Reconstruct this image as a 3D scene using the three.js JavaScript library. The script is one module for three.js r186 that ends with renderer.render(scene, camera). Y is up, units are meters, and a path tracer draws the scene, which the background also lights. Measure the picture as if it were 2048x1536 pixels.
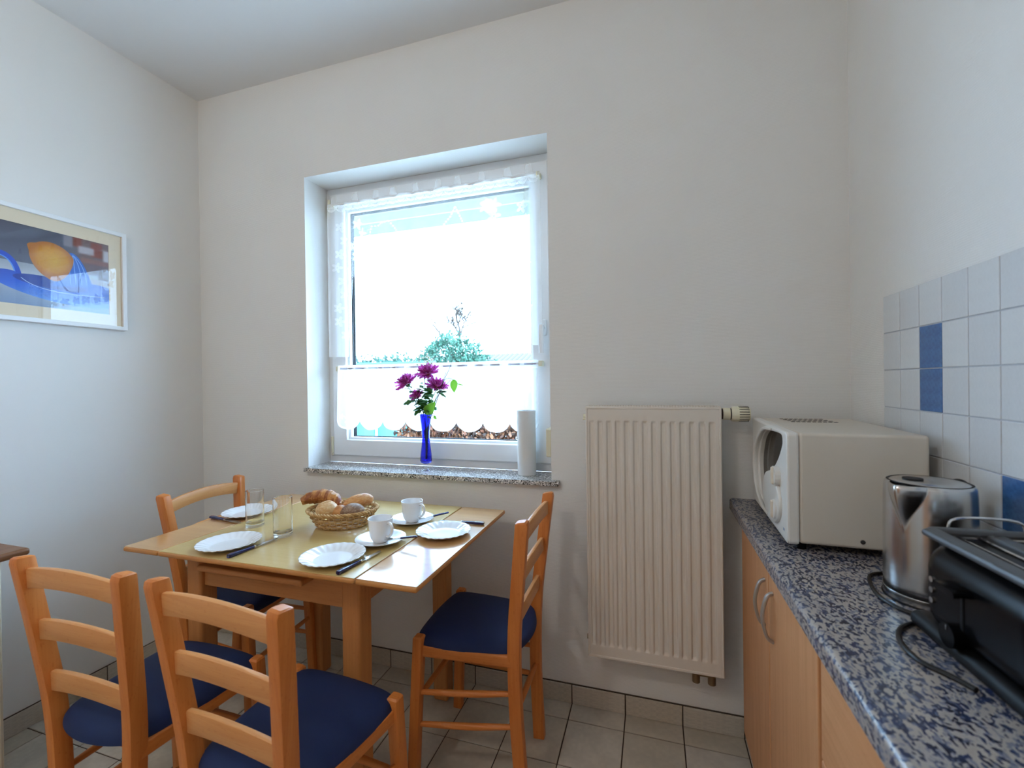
import * as THREE from 'three';
import { RoundedBoxGeometry } from 'three/addons/geometries/RoundedBoxGeometry.js';
import { mergeGeometries, toCreasedNormals } from 'three/addons/utils/BufferGeometryUtils.js';

// ---------------------------------------------------------------- camera, sky, exposure
const scene = new THREE.Scene();
const camera = new THREE.PerspectiveCamera(2 * Math.atan(768 / 893.55) * 180 / Math.PI, 4 / 3, 0.05, 200);
camera.position.set(0, 1.2423, 1.7095);
{
  const yaw = 0.3052, pitch = -0.0044, roll = -0.0137;
  const F = new THREE.Vector3(-Math.sin(yaw) * Math.cos(pitch), Math.sin(pitch), -Math.cos(yaw) * Math.cos(pitch));
  const R = new THREE.Vector3(Math.cos(yaw), 0, -Math.sin(yaw)), U = new THREE.Vector3().crossVectors(R, F);
  const R2 = R.clone().multiplyScalar(Math.cos(roll)).addScaledVector(U, Math.sin(roll));
  const U2 = U.clone().multiplyScalar(Math.cos(roll)).addScaledVector(R, -Math.sin(roll));
  camera.quaternion.setFromRotationMatrix(new THREE.Matrix4().makeBasis(R2, U2, F.clone().negate()));
}
camera.focus = 1.75;
camera.userData.fStop = 3.6;
scene.background = new THREE.Color().setRGB(0.44, 0.70, 1.0);
scene.backgroundIntensity = 23.0;
const renderer = new THREE.WebGLRenderer({ antialias: true });
renderer.toneMapping = THREE.LinearToneMapping;
renderer.toneMappingExposure = 0.785;
renderer.shadowMap.enabled = true;

// ---------------------------------------------------------------- helpers
const V = (x, y, z) => new THREE.Vector3(x, y, z);
let seed = 7;
const rnd = () => { seed |= 0; seed = seed + 0x6D2B79F5 | 0; let t = Math.imul(seed ^ seed >>> 15, 1 | seed); t = t + Math.imul(t ^ t >>> 7, 61 | t) ^ t; return ((t ^ t >>> 14) >>> 0) / 4294967296; };
const rr = (a, b) => a + (b - a) * rnd();
const lerp = (a, b, t) => a + (b - a) * t, clamp = (x, a = 0, b = 1) => Math.min(b, Math.max(a, x));
const sm = (a, b, x) => { const t = clamp((x - a) / (b - a)); return t * t * (3 - 2 * t); };
function hash(x, y, s) { let h = Math.imul(x, 374761393) + Math.imul(y, 668265263) + Math.imul(s, 974711) | 0; h = Math.imul(h ^ h >>> 13, 1274126177); return ((h ^ h >>> 16) >>> 0) / 4294967296; }
function noise(u, v, px, py, s = 1) {             // tiles over u, v in 0..1 with px by py cells
  const x = u * px, y = v * py, xi = Math.floor(x), yi = Math.floor(y), fx = x - xi, fy = y - yi;
  const a = fx * fx * (3 - 2 * fx), b = fy * fy * (3 - 2 * fy), w = (i, n) => ((i % n) + n) % n;
  const h = (i, j) => hash(w(i, px), w(j, py), s);
  return lerp(lerp(h(xi, yi), h(xi + 1, yi), a), lerp(h(xi, yi + 1), h(xi + 1, yi + 1), a), b);
}
function tex(w, h, fn, { srgb = true, mx = 1, my = 1 } = {}) {   // one tile is mx by my metres
  const d = new Uint8Array(w * h * 4);
  for (let j = 0; j < h; j++) for (let i = 0; i < w; i++) {
    const c = fn(i / w, j / h), k = (j * w + i) * 4;
    if (typeof c === 'number') d[k] = d[k + 1] = d[k + 2] = clamp(c) * 255; else { d[k] = clamp(c[0]) * 255; d[k + 1] = clamp(c[1]) * 255; d[k + 2] = clamp(c[2]) * 255; }
    d[k + 3] = 255;
  }
  const t = new THREE.DataTexture(d, w, h);
  t.magFilter = THREE.LinearFilter; t.minFilter = THREE.LinearMipmapLinearFilter; t.generateMipmaps = true;
  t.wrapS = t.wrapT = THREE.RepeatWrapping; t.repeat.set(1 / mx, 1 / my);
  if (srgb) t.colorSpace = THREE.SRGBColorSpace;
  t.needsUpdate = true; return t;
}
function canvasTex(w, h, draw, srgb = true) {
  const c = document.createElement('canvas'); c.width = w; c.height = h; draw(c.getContext('2d'), w, h);
  const t = new THREE.CanvasTexture(c); if (srgb) t.colorSpace = THREE.SRGBColorSpace; t.anisotropy = 8; return t;
}
const hex3 = (h) => [(h >> 16 & 255) / 255, (h >> 8 & 255) / 255, (h & 255) / 255];
const mixc = (a, b, t) => [lerp(a[0], b[0], t), lerp(a[1], b[1], t), lerp(a[2], b[2], t)];
const std = (o) => new THREE.MeshStandardMaterial({ roughness: 0.6, metalness: 0, ...o });
const phy = (o) => new THREE.MeshPhysicalMaterial({ roughness: 0.5, metalness: 0, ...o });
const used = {};
function numbered(name) { const n = used[name] = (used[name] ?? -1) + 1; return n ? name + '_' + String(n).padStart(3, '0') : name; }
function thing(name, label, category, [x, y, z] = [0, 0, 0], turn = 0, group) {
  const o = new THREE.Group(); o.name = numbered(name); scene.add(o);
  o.position.set(x, y, z); o.rotation.y = turn; o.userData = { label, category };
  if (group) o.userData.group = group;
  return o;
}
function dup(root, [x, y, z], turn, label) {
  const r = root.clone(); r.name = numbered(root.name.replace(/_\d{3}$/, '')); scene.add(r); r.position.set(x, y, z); r.rotation.y = turn;
  r.userData = { ...root.userData, label }; return r;
}
function part(name, geo, mat, parent, pos, label) {
  const m = new THREE.Mesh(geo, mat); m.name = name; if (pos) m.position.set(...pos); parent.add(m);
  if (label) m.userData.label = label; return m;
}
function one(name, geo, mat, label, category, pos, group) {
  const m = new THREE.Mesh(geo, mat); m.name = numbered(name); scene.add(m); if (pos) m.position.set(...pos);
  m.userData = { label, category }; if (group) m.userData.group = group; return m;
}
function struct(name, label, category, geo, mat) {
  const m = geo ? new THREE.Mesh(geo, mat) : new THREE.Group(); m.name = name; scene.add(m);
  m.userData = { label, category, kind: 'structure' }; return m;
}
function plain(g) { g = g.index ? g.toNonIndexed() : g; for (const k of Object.keys(g.attributes)) if (!['position', 'normal', 'uv'].includes(k)) g.deleteAttribute(k); if (!g.attributes.uv) g.setAttribute('uv', new THREE.BufferAttribute(new Float32Array(g.attributes.position.count * 2), 2)); if (!g.attributes.normal) g.computeVertexNormals(); return g; }
const merge = (list) => mergeGeometries(list.map(plain));
// texture coordinates in metres, u along the grain axis
function grain(g, axis = 'x', du = 0, dv = 0) {
  g = plain(g); const p = g.attributes.position, n = g.attributes.normal, uv = g.attributes.uv;
  const A = 'xyz'.indexOf(axis);
  for (let i = 0; i < p.count; i++) {
    const c = [p.getX(i), p.getY(i), p.getZ(i)], m = [Math.abs(n.getX(i)), Math.abs(n.getY(i)), Math.abs(n.getZ(i))];
    const [b, d] = [0, 1, 2].filter((k) => k !== A);
    if (m[A] > m[b] && m[A] > m[d]) uv.setXY(i, c[b] + du, c[d] + dv); else uv.setXY(i, c[A] + du, (m[b] > m[d] ? c[d] : c[b]) + dv + (m[b] > m[d] ? 0.37 : 0));
  }
  return g;
}
const box = (w, h, d, x = 0, y = 0, z = 0) => new THREE.BoxGeometry(w, h, d).translate(x, y, z);
const span = (x0, x1, y0, y1, z0, z1) => box(x1 - x0, y1 - y0, z1 - z0, (x0 + x1) / 2, (y0 + y1) / 2, (z0 + z1) / 2);
const rbox = (w, h, d, r, x = 0, y = 0, z = 0, s = 3) => new RoundedBoxGeometry(w, h, d, s, r).translate(x, y, z);
const rspan = (x0, x1, y0, y1, z0, z1, r) => rbox(x1 - x0, y1 - y0, z1 - z0, r, (x0 + x1) / 2, (y0 + y1) / 2, (z0 + z1) / 2);
function rsec(w, h, r, n = 3) {
  const o = []; for (const [cx, cy, a] of [[w / 2 - r, -h / 2 + r, -90], [w / 2 - r, h / 2 - r, 0], [-w / 2 + r, h / 2 - r, 90], [-w / 2 + r, -h / 2 + r, 180]]) for (let i = 0; i <= n; i++) { const t = (a + 90 * i / n) * Math.PI / 180; o.push([cx + r * Math.cos(t), cy + r * Math.sin(t)]); }
  return o;
}
const csec = (r, n = 8, ry = r) => Array.from({ length: n }, (_, i) => [r * Math.cos(i / n * 2 * Math.PI), ry * Math.sin(i / n * 2 * Math.PI)]);
function sweep(pts, sec, { up = V(0, 1, 0), closed = false, scale = null, crease = 0.7 } = {}) {
  const N = pts.length, M = sec.length, pos = [], idx = [];
  for (let i = 0; i < N; i++) {
    const a = pts[closed ? (i + N - 1) % N : Math.max(0, i - 1)], b = pts[closed ? (i + 1) % N : Math.min(N - 1, i + 1)];
    const T = b.clone().sub(a).normalize(); let side = new THREE.Vector3().crossVectors(up, T);
    if (side.lengthSq() < 1e-6) side.crossVectors(V(0.3, 0.2, 1), T); side.normalize();
    const n = new THREE.Vector3().crossVectors(T, side), k = scale ? scale(i / (N - 1), i) : 1, [kx, ky] = Array.isArray(k) ? k : [k, k];
    for (const [s, t] of sec) { const q = pts[i].clone().addScaledVector(side, s * kx).addScaledVector(n, t * ky); pos.push(q.x, q.y, q.z); }
  }
  for (let i = 0; i < (closed ? N : N - 1); i++) for (let j = 0; j < M; j++) {
    const i2 = (i + 1) % N, j2 = (j + 1) % M, a = i * M + j, b = i * M + j2, c = i2 * M + j2, d = i2 * M + j; idx.push(a, b, c, a, c, d);
  }
  if (!closed) for (let j = 1; j < M - 1; j++) { idx.push(0, j + 1, j); const o = (N - 1) * M; idx.push(o, o + j, o + j + 1); }
  const g = new THREE.BufferGeometry(); g.setAttribute('position', new THREE.Float32BufferAttribute(pos, 3)); g.setIndex(idx);
  return plain(toCreasedNormals(g, crease));
}
const curve = (pts, n) => new THREE.CatmullRomCurve3(pts.map((p) => V(...p)), false, 'centripetal').getPoints(n);
const rod = (a, b, r, n = 10) => sweep([V(...a), V(...b)], csec(r, n));
const lathe = (pts, n = 40) => new THREE.LatheGeometry(pts.map((p) => new THREE.Vector2(p[0], p[1])), n);
function shapeOf(pts) { const s = new THREE.Shape(); pts.forEach((p, i) => i ? s.lineTo(p[0], p[1]) : s.moveTo(p[0], p[1])); s.closePath(); return s; }
const rectPts = (x0, y0, x1, y1) => [[x0, y0], [x1, y0], [x1, y1], [x0, y1]];
function holed(outer, inner, depth, bevel = 0) {   // outline with a hole, from z 0 to depth
  const s = shapeOf(outer); if (inner) s.holes.push(new THREE.Path(shapeOf(inner).getPoints()));
  return new THREE.ExtrudeGeometry(s, { depth: depth - 2 * bevel, bevelEnabled: bevel > 0, bevelThickness: bevel, bevelSize: bevel, bevelOffset: -bevel, bevelSegments: 2, curveSegments: 16 }).translate(0, 0, bevel);
}
function grid(nu, nv, fn) {                        // fn(u, v) -> [x, y, z]
  const pos = [], uv = [], idx = [];
  for (let j = 0; j <= nv; j++) for (let i = 0; i <= nu; i++) { pos.push(...fn(i / nu, j / nv)); uv.push(i / nu, j / nv); }
  for (let j = 0; j < nv; j++) for (let i = 0; i < nu; i++) { const a = j * (nu + 1) + i, b = a + 1, c = a + nu + 2, d = a + nu + 1; idx.push(a, b, c, a, c, d); }
  const g = new THREE.BufferGeometry(); g.setAttribute('position', new THREE.Float32BufferAttribute(pos, 3)); g.setAttribute('uv', new THREE.Float32BufferAttribute(uv, 2)); g.setIndex(idx); g.computeVertexNormals(); return g;
}

// ---------------------------------------------------------------- materials
const paperBump = tex(512, 512, (u, v) => {
  const row = v * 40 + 0.35 * noise(u, v, 24, 40, 3), f = row - Math.floor(row);
  return 0.45 * sm(0, 0.45, f) * (1 - sm(0.55, 1, f)) * (0.4 + noise(u, v, 90, 40, 5)) + 0.12 * noise(u, v, 160, 160, 8);
}, { srgb: false, mx: 0.2, my: 0.2 });
const wallTone = tex(256, 256, (u, v) => { const k = 0.985 + 0.015 * noise(u, v, 5, 5, 2) ; return [k, k * 0.997, k * 0.99]; }, { mx: 1.4, my: 1.4 });
const M = {};
M.wall = std({ color: 0xf3f2f0, map: wallTone, bumpMap: paperBump, bumpScale: 0.0005, roughness: 0.9 });
M.wallSmooth = std({ color: 0xf3f2f0, map: wallTone, roughness: 0.9 });
M.ceiling = std({ color: 0xf4f4f4, roughness: 0.95 });
M.reveal = std({ color: 0xf0f0ee, roughness: 0.85 });
const woodTex = (base, dark, s, amp = 1) => tex(512, 512, (u, v) => {
  const a = noise(u, v, 3, 46, s), b = noise(u, v, 8, 150, s + 1), c = noise(u, v, 2, 9, s + 2), fl = noise(u, v, 60, 130, s + 3) > 0.86 ? 0.3 : 0;
  return mixc(base, dark, clamp(amp * (0.42 * a + 0.28 * b + 0.35 * c + fl - 0.3)));
}, { mx: 0.6, my: 0.3 });
M.beech = std({ map: woodTex(hex3(0xe08a42), hex3(0xc8682a), 11), roughness: 0.42 });
M.beechPale = std({ map: woodTex(hex3(0xe2a061), hex3(0xcf8546), 21), roughness: 0.42 });
M.tableMain = phy({ map: woodTex(hex3(0xd4b574), hex3(0xc19c58), 31, 0.7), roughness: 0.3, clearcoat: 0.6, clearcoatRoughness: 0.16 });
M.tableLeaf = phy({ map: woodTex(hex3(0xd8a468), hex3(0xc08a50), 41, 0.7), roughness: 0.3, clearcoat: 1, clearcoatRoughness: 0.12 });
M.tableEdge = std({ map: woodTex(hex3(0xcd8f4d), hex3(0xb07338), 51, 0.8), roughness: 0.4 });
M.tableFrame = std({ map: woodTex(hex3(0xcf8c50), hex3(0xb57038), 61, 0.9), roughness: 0.45 });
M.cabinet = std({ map: woodTex(hex3(0xdba070), hex3(0xc58555), 71, 0.9), roughness: 0.45 });
M.cabinetEdge = std({ color: 0x8a4a22, roughness: 0.6 });
M.brownTop = std({ map: woodTex(hex3(0x8a5c38), hex3(0x5e3b22), 81), roughness: 0.4 });
M.cream = std({ color: 0xe9e0c8, roughness: 0.5 });
const weave = tex(256, 256, (u, v) => 0.5 + 0.3 * Math.sin(u * 2 * Math.PI * 48) * Math.sin(v * 2 * Math.PI * 48) + 0.3 * (noise(u, v, 64, 64, 3) - 0.5), { srgb: false, mx: 0.08, my: 0.08 });
M.navy = phy({ color: 0x152a58, roughness: 0.75, bumpMap: weave, bumpScale: 0.0004, sheen: 0.12, sheenColor: new THREE.Color(0x2a509c), sheenRoughness: 0.5 });
const tileTone = (base, s, amp) => tex(128, 128, (u, v) => { const k = 1 - amp * (0.6 * noise(u, v, 6, 6, s) + 0.4 * noise(u, v, 30, 30, s + 1)); return [base[0] * k, base[1] * k, base[2] * k]; }, { mx: 0.31, my: 0.31 });
M.floorTile = [0xd9cfc0, 0xd3c8b6, 0xdcd3c6].map((c, i) => std({ map: tileTone(hex3(c), 3 + i * 5, 0.12), roughness: 0.38 }));
M.grout = std({ color: 0x4a3e33, roughness: 0.95 });
M.baseTile = [0xd6ccbd, 0xd0c4b2].map((c, i) => std({ map: tileTone(hex3(c), 43 + i * 5, 0.12), roughness: 0.4 }));
M.wallTile = [0xe4e6e7, 0xe0e2e4].map((c, i) => std({ map: tileTone(hex3(c), 63 + i * 5, 0.03), roughness: 0.2 }));
M.blueTile = std({ map: tileTone(hex3(0x4c78b0), 83, 0.18), roughness: 0.2 });
M.wallGrout = std({ color: 0xbcc0c6, roughness: 0.9 });
M.pvc = std({ color: 0xf1f2f3, roughness: 0.32 });
M.gasket = std({ color: 0x24282c, roughness: 0.6 });
M.pane = phy({ color: 0xffffff, roughness: 0, transmission: 1, thickness: 0, ior: 1.5 });
const graniteTex = tex(512, 512, (u, v) => {
  const a = noise(u, v, 90, 90, 3), b = noise(u, v, 60, 60, 7), c = noise(u, v, 130, 130, 9);
  let k = 0.78; if (a < 0.34) k = 0.2; else if (b > 0.66) k = 0.95; else if (c < 0.3) k = 0.45; return [k, k * 0.985, k * 0.97];
}, { mx: 0.25, my: 0.25 });
M.granite = std({ map: graniteTex, roughness: 0.16 });
const worktopTex = tex(1024, 1024, (u, v) => {
  const wob = 0.02 * (noise(u, v, 14, 14, 2) - 0.5), uu = u + wob, vv = v + wob;
  const a = 0.62 * noise(uu, vv, 46, 84, 3) + 0.38 * noise(uu, vv, 100, 150, 5), b = noise(uu, vv, 60, 110, 8), l = noise(u, v, 8, 8, 4);
  const grey = mixc(hex3(0xb0a497), hex3(0x9f9894), l), navy = mixc(hex3(0x1c2236), hex3(0x2e3e64), noise(u, v, 30, 30, 6));
  let c = mixc(grey, navy, sm(0.5, 0.6, a)); c = mixc(c, hex3(0x6b7286), 0.7 * sm(0.66, 0.74, b)); return c;
}, { mx: 0.34, my: 0.34 });
M.worktop = std({ map: worktopTex, roughness: 0.3 });
M.radiator = std({ color: 0xe9dfd2, roughness: 0.42 });
M.radDark = std({ color: 0x3a332c, roughness: 0.7 });
M.ivory = std({ color: 0xe9e2c6, roughness: 0.45 });
M.brass = std({ color: 0x8f7a60, metalness: 0.8, roughness: 0.4 });
M.porcelain = phy({ color: 0xfafbfc, roughness: 0.18, clearcoat: 0.6, clearcoatRoughness: 0.05 });
M.steel = std({ color: 0xc9c8c6, metalness: 1, roughness: 0.24 });
M.chrome = std({ color: 0xd6d6d6, metalness: 1, roughness: 0.12 });
M.handleMetal = std({ color: 0xb4b0ac, metalness: 0.85, roughness: 0.38 });
M.navyPlastic = phy({ color: 0x0c1656, roughness: 0.2, clearcoat: 0.5 });
M.clearGlass = phy({ color: 0xffffff, roughness: 0, transmission: 1, thickness: 0.004, ior: 1.48 });
M.blueGlass = phy({ color: new THREE.Color().setRGB(0.1, 0.13, 0.95), roughness: 0, transmission: 1, thickness: 0.004, ior: 1.48 });
M.thinGlass = phy({ color: 0xffffff, roughness: 0, transmission: 1, thickness: 0, ior: 1.48 });
M.black = phy({ color: 0x07080a, roughness: 0.26, specularIntensity: 0.3 });
M.blackMatt = phy({ color: 0x0c0d0f, roughness: 0.5, specularIntensity: 0.5 });
M.cord = std({ color: 0x0e0f11, roughness: 0.4 });
M.microwave = std({ color: 0xd8cdbd, roughness: 0.36 });
M.microFront = std({ color: 0xe6e2da, roughness: 0.33 });
M.darkGlass = phy({ color: 0x14110f, roughness: 0.08, specularIntensity: 0.15 });
M.greyMetal = std({ color: 0x56585b, metalness: 0.3, roughness: 0.42 });
M.towel = std({ color: 0xf4f4f2, roughness: 0.95, bumpMap: weave, bumpScale: 0.0006 });

// ---------------------------------------------------------------- room shell
const XL = -2.205, XR = 0.612, YC = 2.70, ZR = 2.95;
const W1 = [-1.5443, -0.3822, 0.838, 2.2126], W2 = [-1.35, -0.45, -0.02, 2.03];   // window and door openings x0 x1 y0 y1
const wall = (outer, hole, depth) => holed(outer, hole && rectPts(hole[0], hole[2], hole[1], hole[3]), depth);
struct('wall_back', 'white embossed wallpaper wall around the window', 'wall', wall(rectPts(XL - 0.2, -0.02, XR + 0.2, YC), W1, 0.3).translate(0, 0, -0.3), M.wall);
struct('wall_rear', 'white wallpaper wall opposite the dining table', 'wall', wall(rectPts(XL - 0.2, -0.02, XR + 0.2, YC), W2, 0.3).translate(0, 0, ZR), M.wallSmooth);
struct('wall_left', 'white wallpaper wall behind the lemon picture', 'wall', holed(rectPts(0, -0.02, ZR, YC), null, 0.2).rotateY(-Math.PI / 2).translate(XL, 0, 0), M.wallSmooth);
const wallRight = struct('wall_right', 'white wallpaper wall above the kitchen worktop', 'wall', holed(rectPts(0, -0.02, ZR, YC), null, 0.2).rotateY(-Math.PI / 2).translate(XR + 0.2, 0, 0), M.wall);
struct('ceiling', 'plain white ceiling', 'ceiling', span(XL - 0.2, XR + 0.2, YC, YC + 0.2, -0.3, ZR + 0.3), M.ceiling);

// floor tiles
{
  const floor = struct('floor', 'beige ceramic floor tiles with dark joints', 'floor');
  part('grout_bed', span(XL - 0.2, XR + 0.2, -0.2, -0.003, -0.1, ZR + 0.1), M.grout, floor);
  const cache = {};
  for (let i = -6; i < 9; i++) for (let j = -1; j < 15; j++) {
    const x0 = Math.max(XL, -1.1113 + 0.2 * i) + 0.002, x1 = Math.min(XR, -1.1113 + 0.2 * (i + 1)) - 0.002, z0 = Math.max(0, 0.0922 + 0.2 * j) + 0.002, z1 = Math.min(ZR, 0.0922 + 0.2 * (j + 1)) - 0.002;
    if (x1 - x0 < 0.01 || z1 - z0 < 0.01) continue;
    const key = [x1 - x0, z1 - z0].map((k) => k.toFixed(4)).join();
    const g = cache[key] ??= holed(rectPts(-(x1 - x0) / 2, -(z1 - z0) / 2, (x1 - x0) / 2, (z1 - z0) / 2), null, 0.012, 0.001).rotateX(-Math.PI / 2);
    part('tile', g, M.floorTile[Math.floor(rnd() * 3)], floor, [(x0 + x1) / 2, -0.012, (z0 + z1) / 2]);
  }
}
// baseboards
{
  const H = 0.072, back = struct('baseboard_back', 'beige tile skirting along the window wall', 'baseboard');
  part('grout', span(XL, XR, 0, H + 0.0015, 0, 0.0065), M.grout, back);
  for (let i = -6; i < 9; i++) { const x0 = Math.max(XL + 0.01, -1.1113 + 0.2 * i) + 0.002, x1 = Math.min(XR, -1.1113 + 0.2 * (i + 1)) - 0.002; if (x1 - x0 > 0.01) part('tile', rspan(x0, x1, 0.001, H, 0.0, 0.01, 0.002), M.baseTile[i & 1], back); }
  const left = struct('baseboard_left', 'beige tile skirting below the lemon picture', 'baseboard');
  part('grout', span(XL, XL + 0.0065, 0, H + 0.0015, 0.01, ZR), M.grout, left);
  for (let k = -4; k < 12; k++) { const z0 = Math.max(0.012, 0.6412 + 0.2 * k) + 0.002, z1 = Math.min(ZR, 0.6412 + 0.2 * (k + 1)) - 0.002; if (z1 - z0 > 0.01) part('tile', rspan(XL, XL + 0.01, 0.001, H, z0, z1, 0.002), M.baseTile[k & 1], left); }
}
// splashback tiles on the right wall
{
  const y0 = 1.4606, z0 = 0.2308, tw = 0.0866, th = 0.1;
  part('tile_grout', span(XR - 0.0045, XR + 0.001, 0.828, y0, z0, z0 + tw * 16), M.wallGrout, wallRight);
  for (let c = 0; c < 16; c++) for (let r = 0; r < 7; r++) {
    const yt = y0 - r * th - (r ? 0.0012 : 0), yb = Math.max(0.829, y0 - (r + 1) * th + 0.0012); if (yt - yb < 0.01) continue;
    const blue = (c === 2 && (r === 1 || r === 2)) || (c === 5 && r === 4) || (c === 10 && (r === 1 || r === 2));
    part('tile', rspan(XR - 0.0065, XR, yb, yt, z0 + c * tw + 0.0012, z0 + (c + 1) * tw - 0.0012, 0.0012), blue ? M.blueTile : M.wallTile[(c + r) & 1], wallRight, null, blue ? 'blue glazed tile' : undefined);
  }
}
// windows
function window_(name, label, [x0, x1, y0, y1], zf, dir) {       // zf: face of the fixed frame, dir: +1 when the room lies at +z
  const w = struct(name, label, 'window');
  const at = (g, z, d) => dir > 0 ? g.translate(0, 0, z - d) : g.translate(0, 0, z);
  const fy0 = y0 + 0.02;
  part('frame', at(holed(rectPts(x0, fy0, x1, y1), rectPts(x0 + 0.045, fy0 + 0.05, x1 - 0.045, y1 - 0.05), 0.07, 0.003), zf, 0.07), M.pvc, w);
  const sx0 = x0 + 0.032, sx1 = x1 - 0.03, sy0 = fy0 + 0.036, sy1 = y1 - 0.037, gx0 = sx0 + 0.078, gx1 = sx1 - 0.075, gy0 = sy0 + 0.077, gy1 = sy1 - 0.077;
  part('sash', at(holed(rectPts(sx0, sy0, sx1, sy1), rectPts(gx0, gy0, gx1, gy1), 0.075, 0.004), zf + dir * 0.014, 0.075), M.pvc, w);
  part('glazing_bead', at(holed(rectPts(gx0 - 0.004, gy0 - 0.004, gx1 + 0.004, gy1 + 0.004), rectPts(gx0 + 0.012, gy0 + 0.012, gx1 - 0.012, gy1 - 0.012), 0.022, 0.004), zf - dir * 0.004, 0.022), M.pvc, w);
  part('gasket', at(holed(rectPts(gx0 - 0.004, gy0 - 0.004, gx1 + 0.004, gy1 + 0.004), rectPts(gx0 + 0.016, gy0 + 0.016, gx1 - 0.016, gy1 - 0.016), 0.004), zf - dir * 0.026, 0.004), M.gasket, w);
  part('pane', new THREE.PlaneGeometry(gx1 - gx0, gy1 - gy0).translate((gx0 + gx1) / 2, (gy0 + gy1) / 2, zf - dir * 0.032), M.pane, w);
  part('gasket', at(holed(rectPts(gx0 - 0.004, gy0 - 0.004, gx1 + 0.004, gy1 + 0.004), rectPts(gx0 + 0.012, gy0 + 0.012, gx1 - 0.012, gy1 - 0.012), 0.005), zf - dir * 0.046, 0.005), M.gasket, w);
  for (const y of [sy0 + 0.05, sy1 - 0.06]) part('hinge', merge([rod([sx0 - 0.008, y - 0.04, zf + dir * 0.012], [sx0 - 0.008, y + 0.04, zf + dir * 0.012], 0.007), rod([sx0 - 0.008, y - 0.052, zf + dir * 0.012], [sx0 - 0.008, y - 0.043, zf + dir * 0.012], 0.006)]), M.ivory, w);
  // handle on the sash, lever hanging down
  const hx = sx1 - 0.026, hy = 1.47, hz = zf + dir * 0.014;
  const h = part('handle_plate', rbox(0.028, 0.07, 0.012, 0.005, hx, hy, hz + dir * 0.006), M.pvc, w);
  part('handle', merge([rod([hx, hy, hz], [hx, hy, hz + dir * 0.04], 0.009), sweep(curve([[hx, hy + 0.008, hz + dir * 0.04], [hx, hy - 0.03, hz + dir * 0.044], [hx, hy - 0.11, hz + dir * 0.042]], 12), rsec(0.02, 0.013, 0.005), { up: V(0, 0, 1) })]), M.pvc, h);
  return w;
}
window_('window_1', 'white plastic window with curtains above the granite sill', W1, -0.15, 1);
{
  const d = struct('door_1', 'closed wooden room door with a white frame', 'door');
  part('door_leaf', grain(rspan(W2[0] + 0.02, W2[1] - 0.02, 0.005, W2[3] - 0.02, ZR + 0.02, ZR + 0.06, 0.003), 'y'), M.cabinet, d);
  part('door_frame', holed([[W2[0] - 0.07, 0], [W2[0] + 0.02, 0], [W2[0] + 0.02, W2[3] - 0.02], [W2[1] - 0.02, W2[3] - 0.02], [W2[1] - 0.02, 0], [W2[1] + 0.07, 0], [W2[1] + 0.07, W2[3] + 0.07], [W2[0] - 0.07, W2[3] + 0.07]], null, 0.014, 0.003).translate(0, 0, ZR - 0.014), M.pvc, d);
  part('door_handle', merge([rod([W2[0] + 0.08, 1.05, ZR + 0.02], [W2[0] + 0.08, 1.05, ZR - 0.04], 0.009), rod([W2[0] + 0.08, 1.05, ZR - 0.04], [W2[0] + 0.2, 1.05, ZR - 0.04], 0.008)]), M.handleMetal, d);
  part('door_backing', span(W2[0], W2[1], 0, W2[3], ZR + 0.07, ZR + 0.29), M.reveal, d);
}
{
  const r = struct('trim_1', 'pale roller shutter drawn almost fully up outside the window', 'shutter');
  for (let k = 0; k < 3; k++) part('shutter_slat', rspan(W1[0], W1[1], 2.062 + k * 0.044, 2.104 + k * 0.044, -0.262, -0.252, 0.004), k ? M.cream : std({ color: 0xd8d8c0, roughness: 0.5 }), r);
  struct('trim_2', 'roof overhang above the outside of the window', 'eaves', span(-4.5, 2.5, 2.22, 2.30, -0.82, -0.3), std({ color: 0x5c6c7c, roughness: 0.9 }));
}
one('window_sill', rspan(-1.549, -0.3485, 0.838, 0.858, -0.15, 0.029, 0.003), M.granite, 'speckled grey granite sill slab under the window', 'window sill').geometry = grain(rspan(-1.549, -0.3485, 0.838, 0.858, -0.151, 0.029, 0.003), 'x');
one('shutter_strap_winder', rspan(-0.406, -0.3825, 0.943, 1.057, -0.09, -0.012, 0.007), M.ivory, 'small cream roller shutter strap box on the window reveal', 'strap winder');

// ---------------------------------------------------------------- added fill lamp, unseen behind the camera, lifts the interior light
{
  const l = thing('added_fill_lamp', 'added unseen ceiling lamp that fills the room with light', 'lamp', [-1.15, 2.7, 2.2]);
  const warm = new THREE.Color().setRGB(1, 0.92, 0.83);
  part('fill_lamp_plate', lathe([[0, -0.02], [0.12, -0.02], [0.125, -0.012], [0.125, 0], [0, 0]], 40), M.pvc, l);
  part('fill_lamp_shade', lathe([[0.0, -0.13], [0.07, -0.122], [0.12, -0.095], [0.145, -0.055], [0.14, -0.022], [0.12, -0.018], [0, -0.018]], 24), std({ color: 0xfff6e6, roughness: 0.4, emissive: warm, emissiveIntensity: 1.6 }), l);
  const fillLight = new THREE.PointLight(warm, 2.3, 0, 2); fillLight.name = 'fill_light'; fillLight.position.set(0, -0.075, 0); fillLight.shadow.radius = 5; fillLight.castShadow = true; l.add(fillLight);
}
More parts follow.
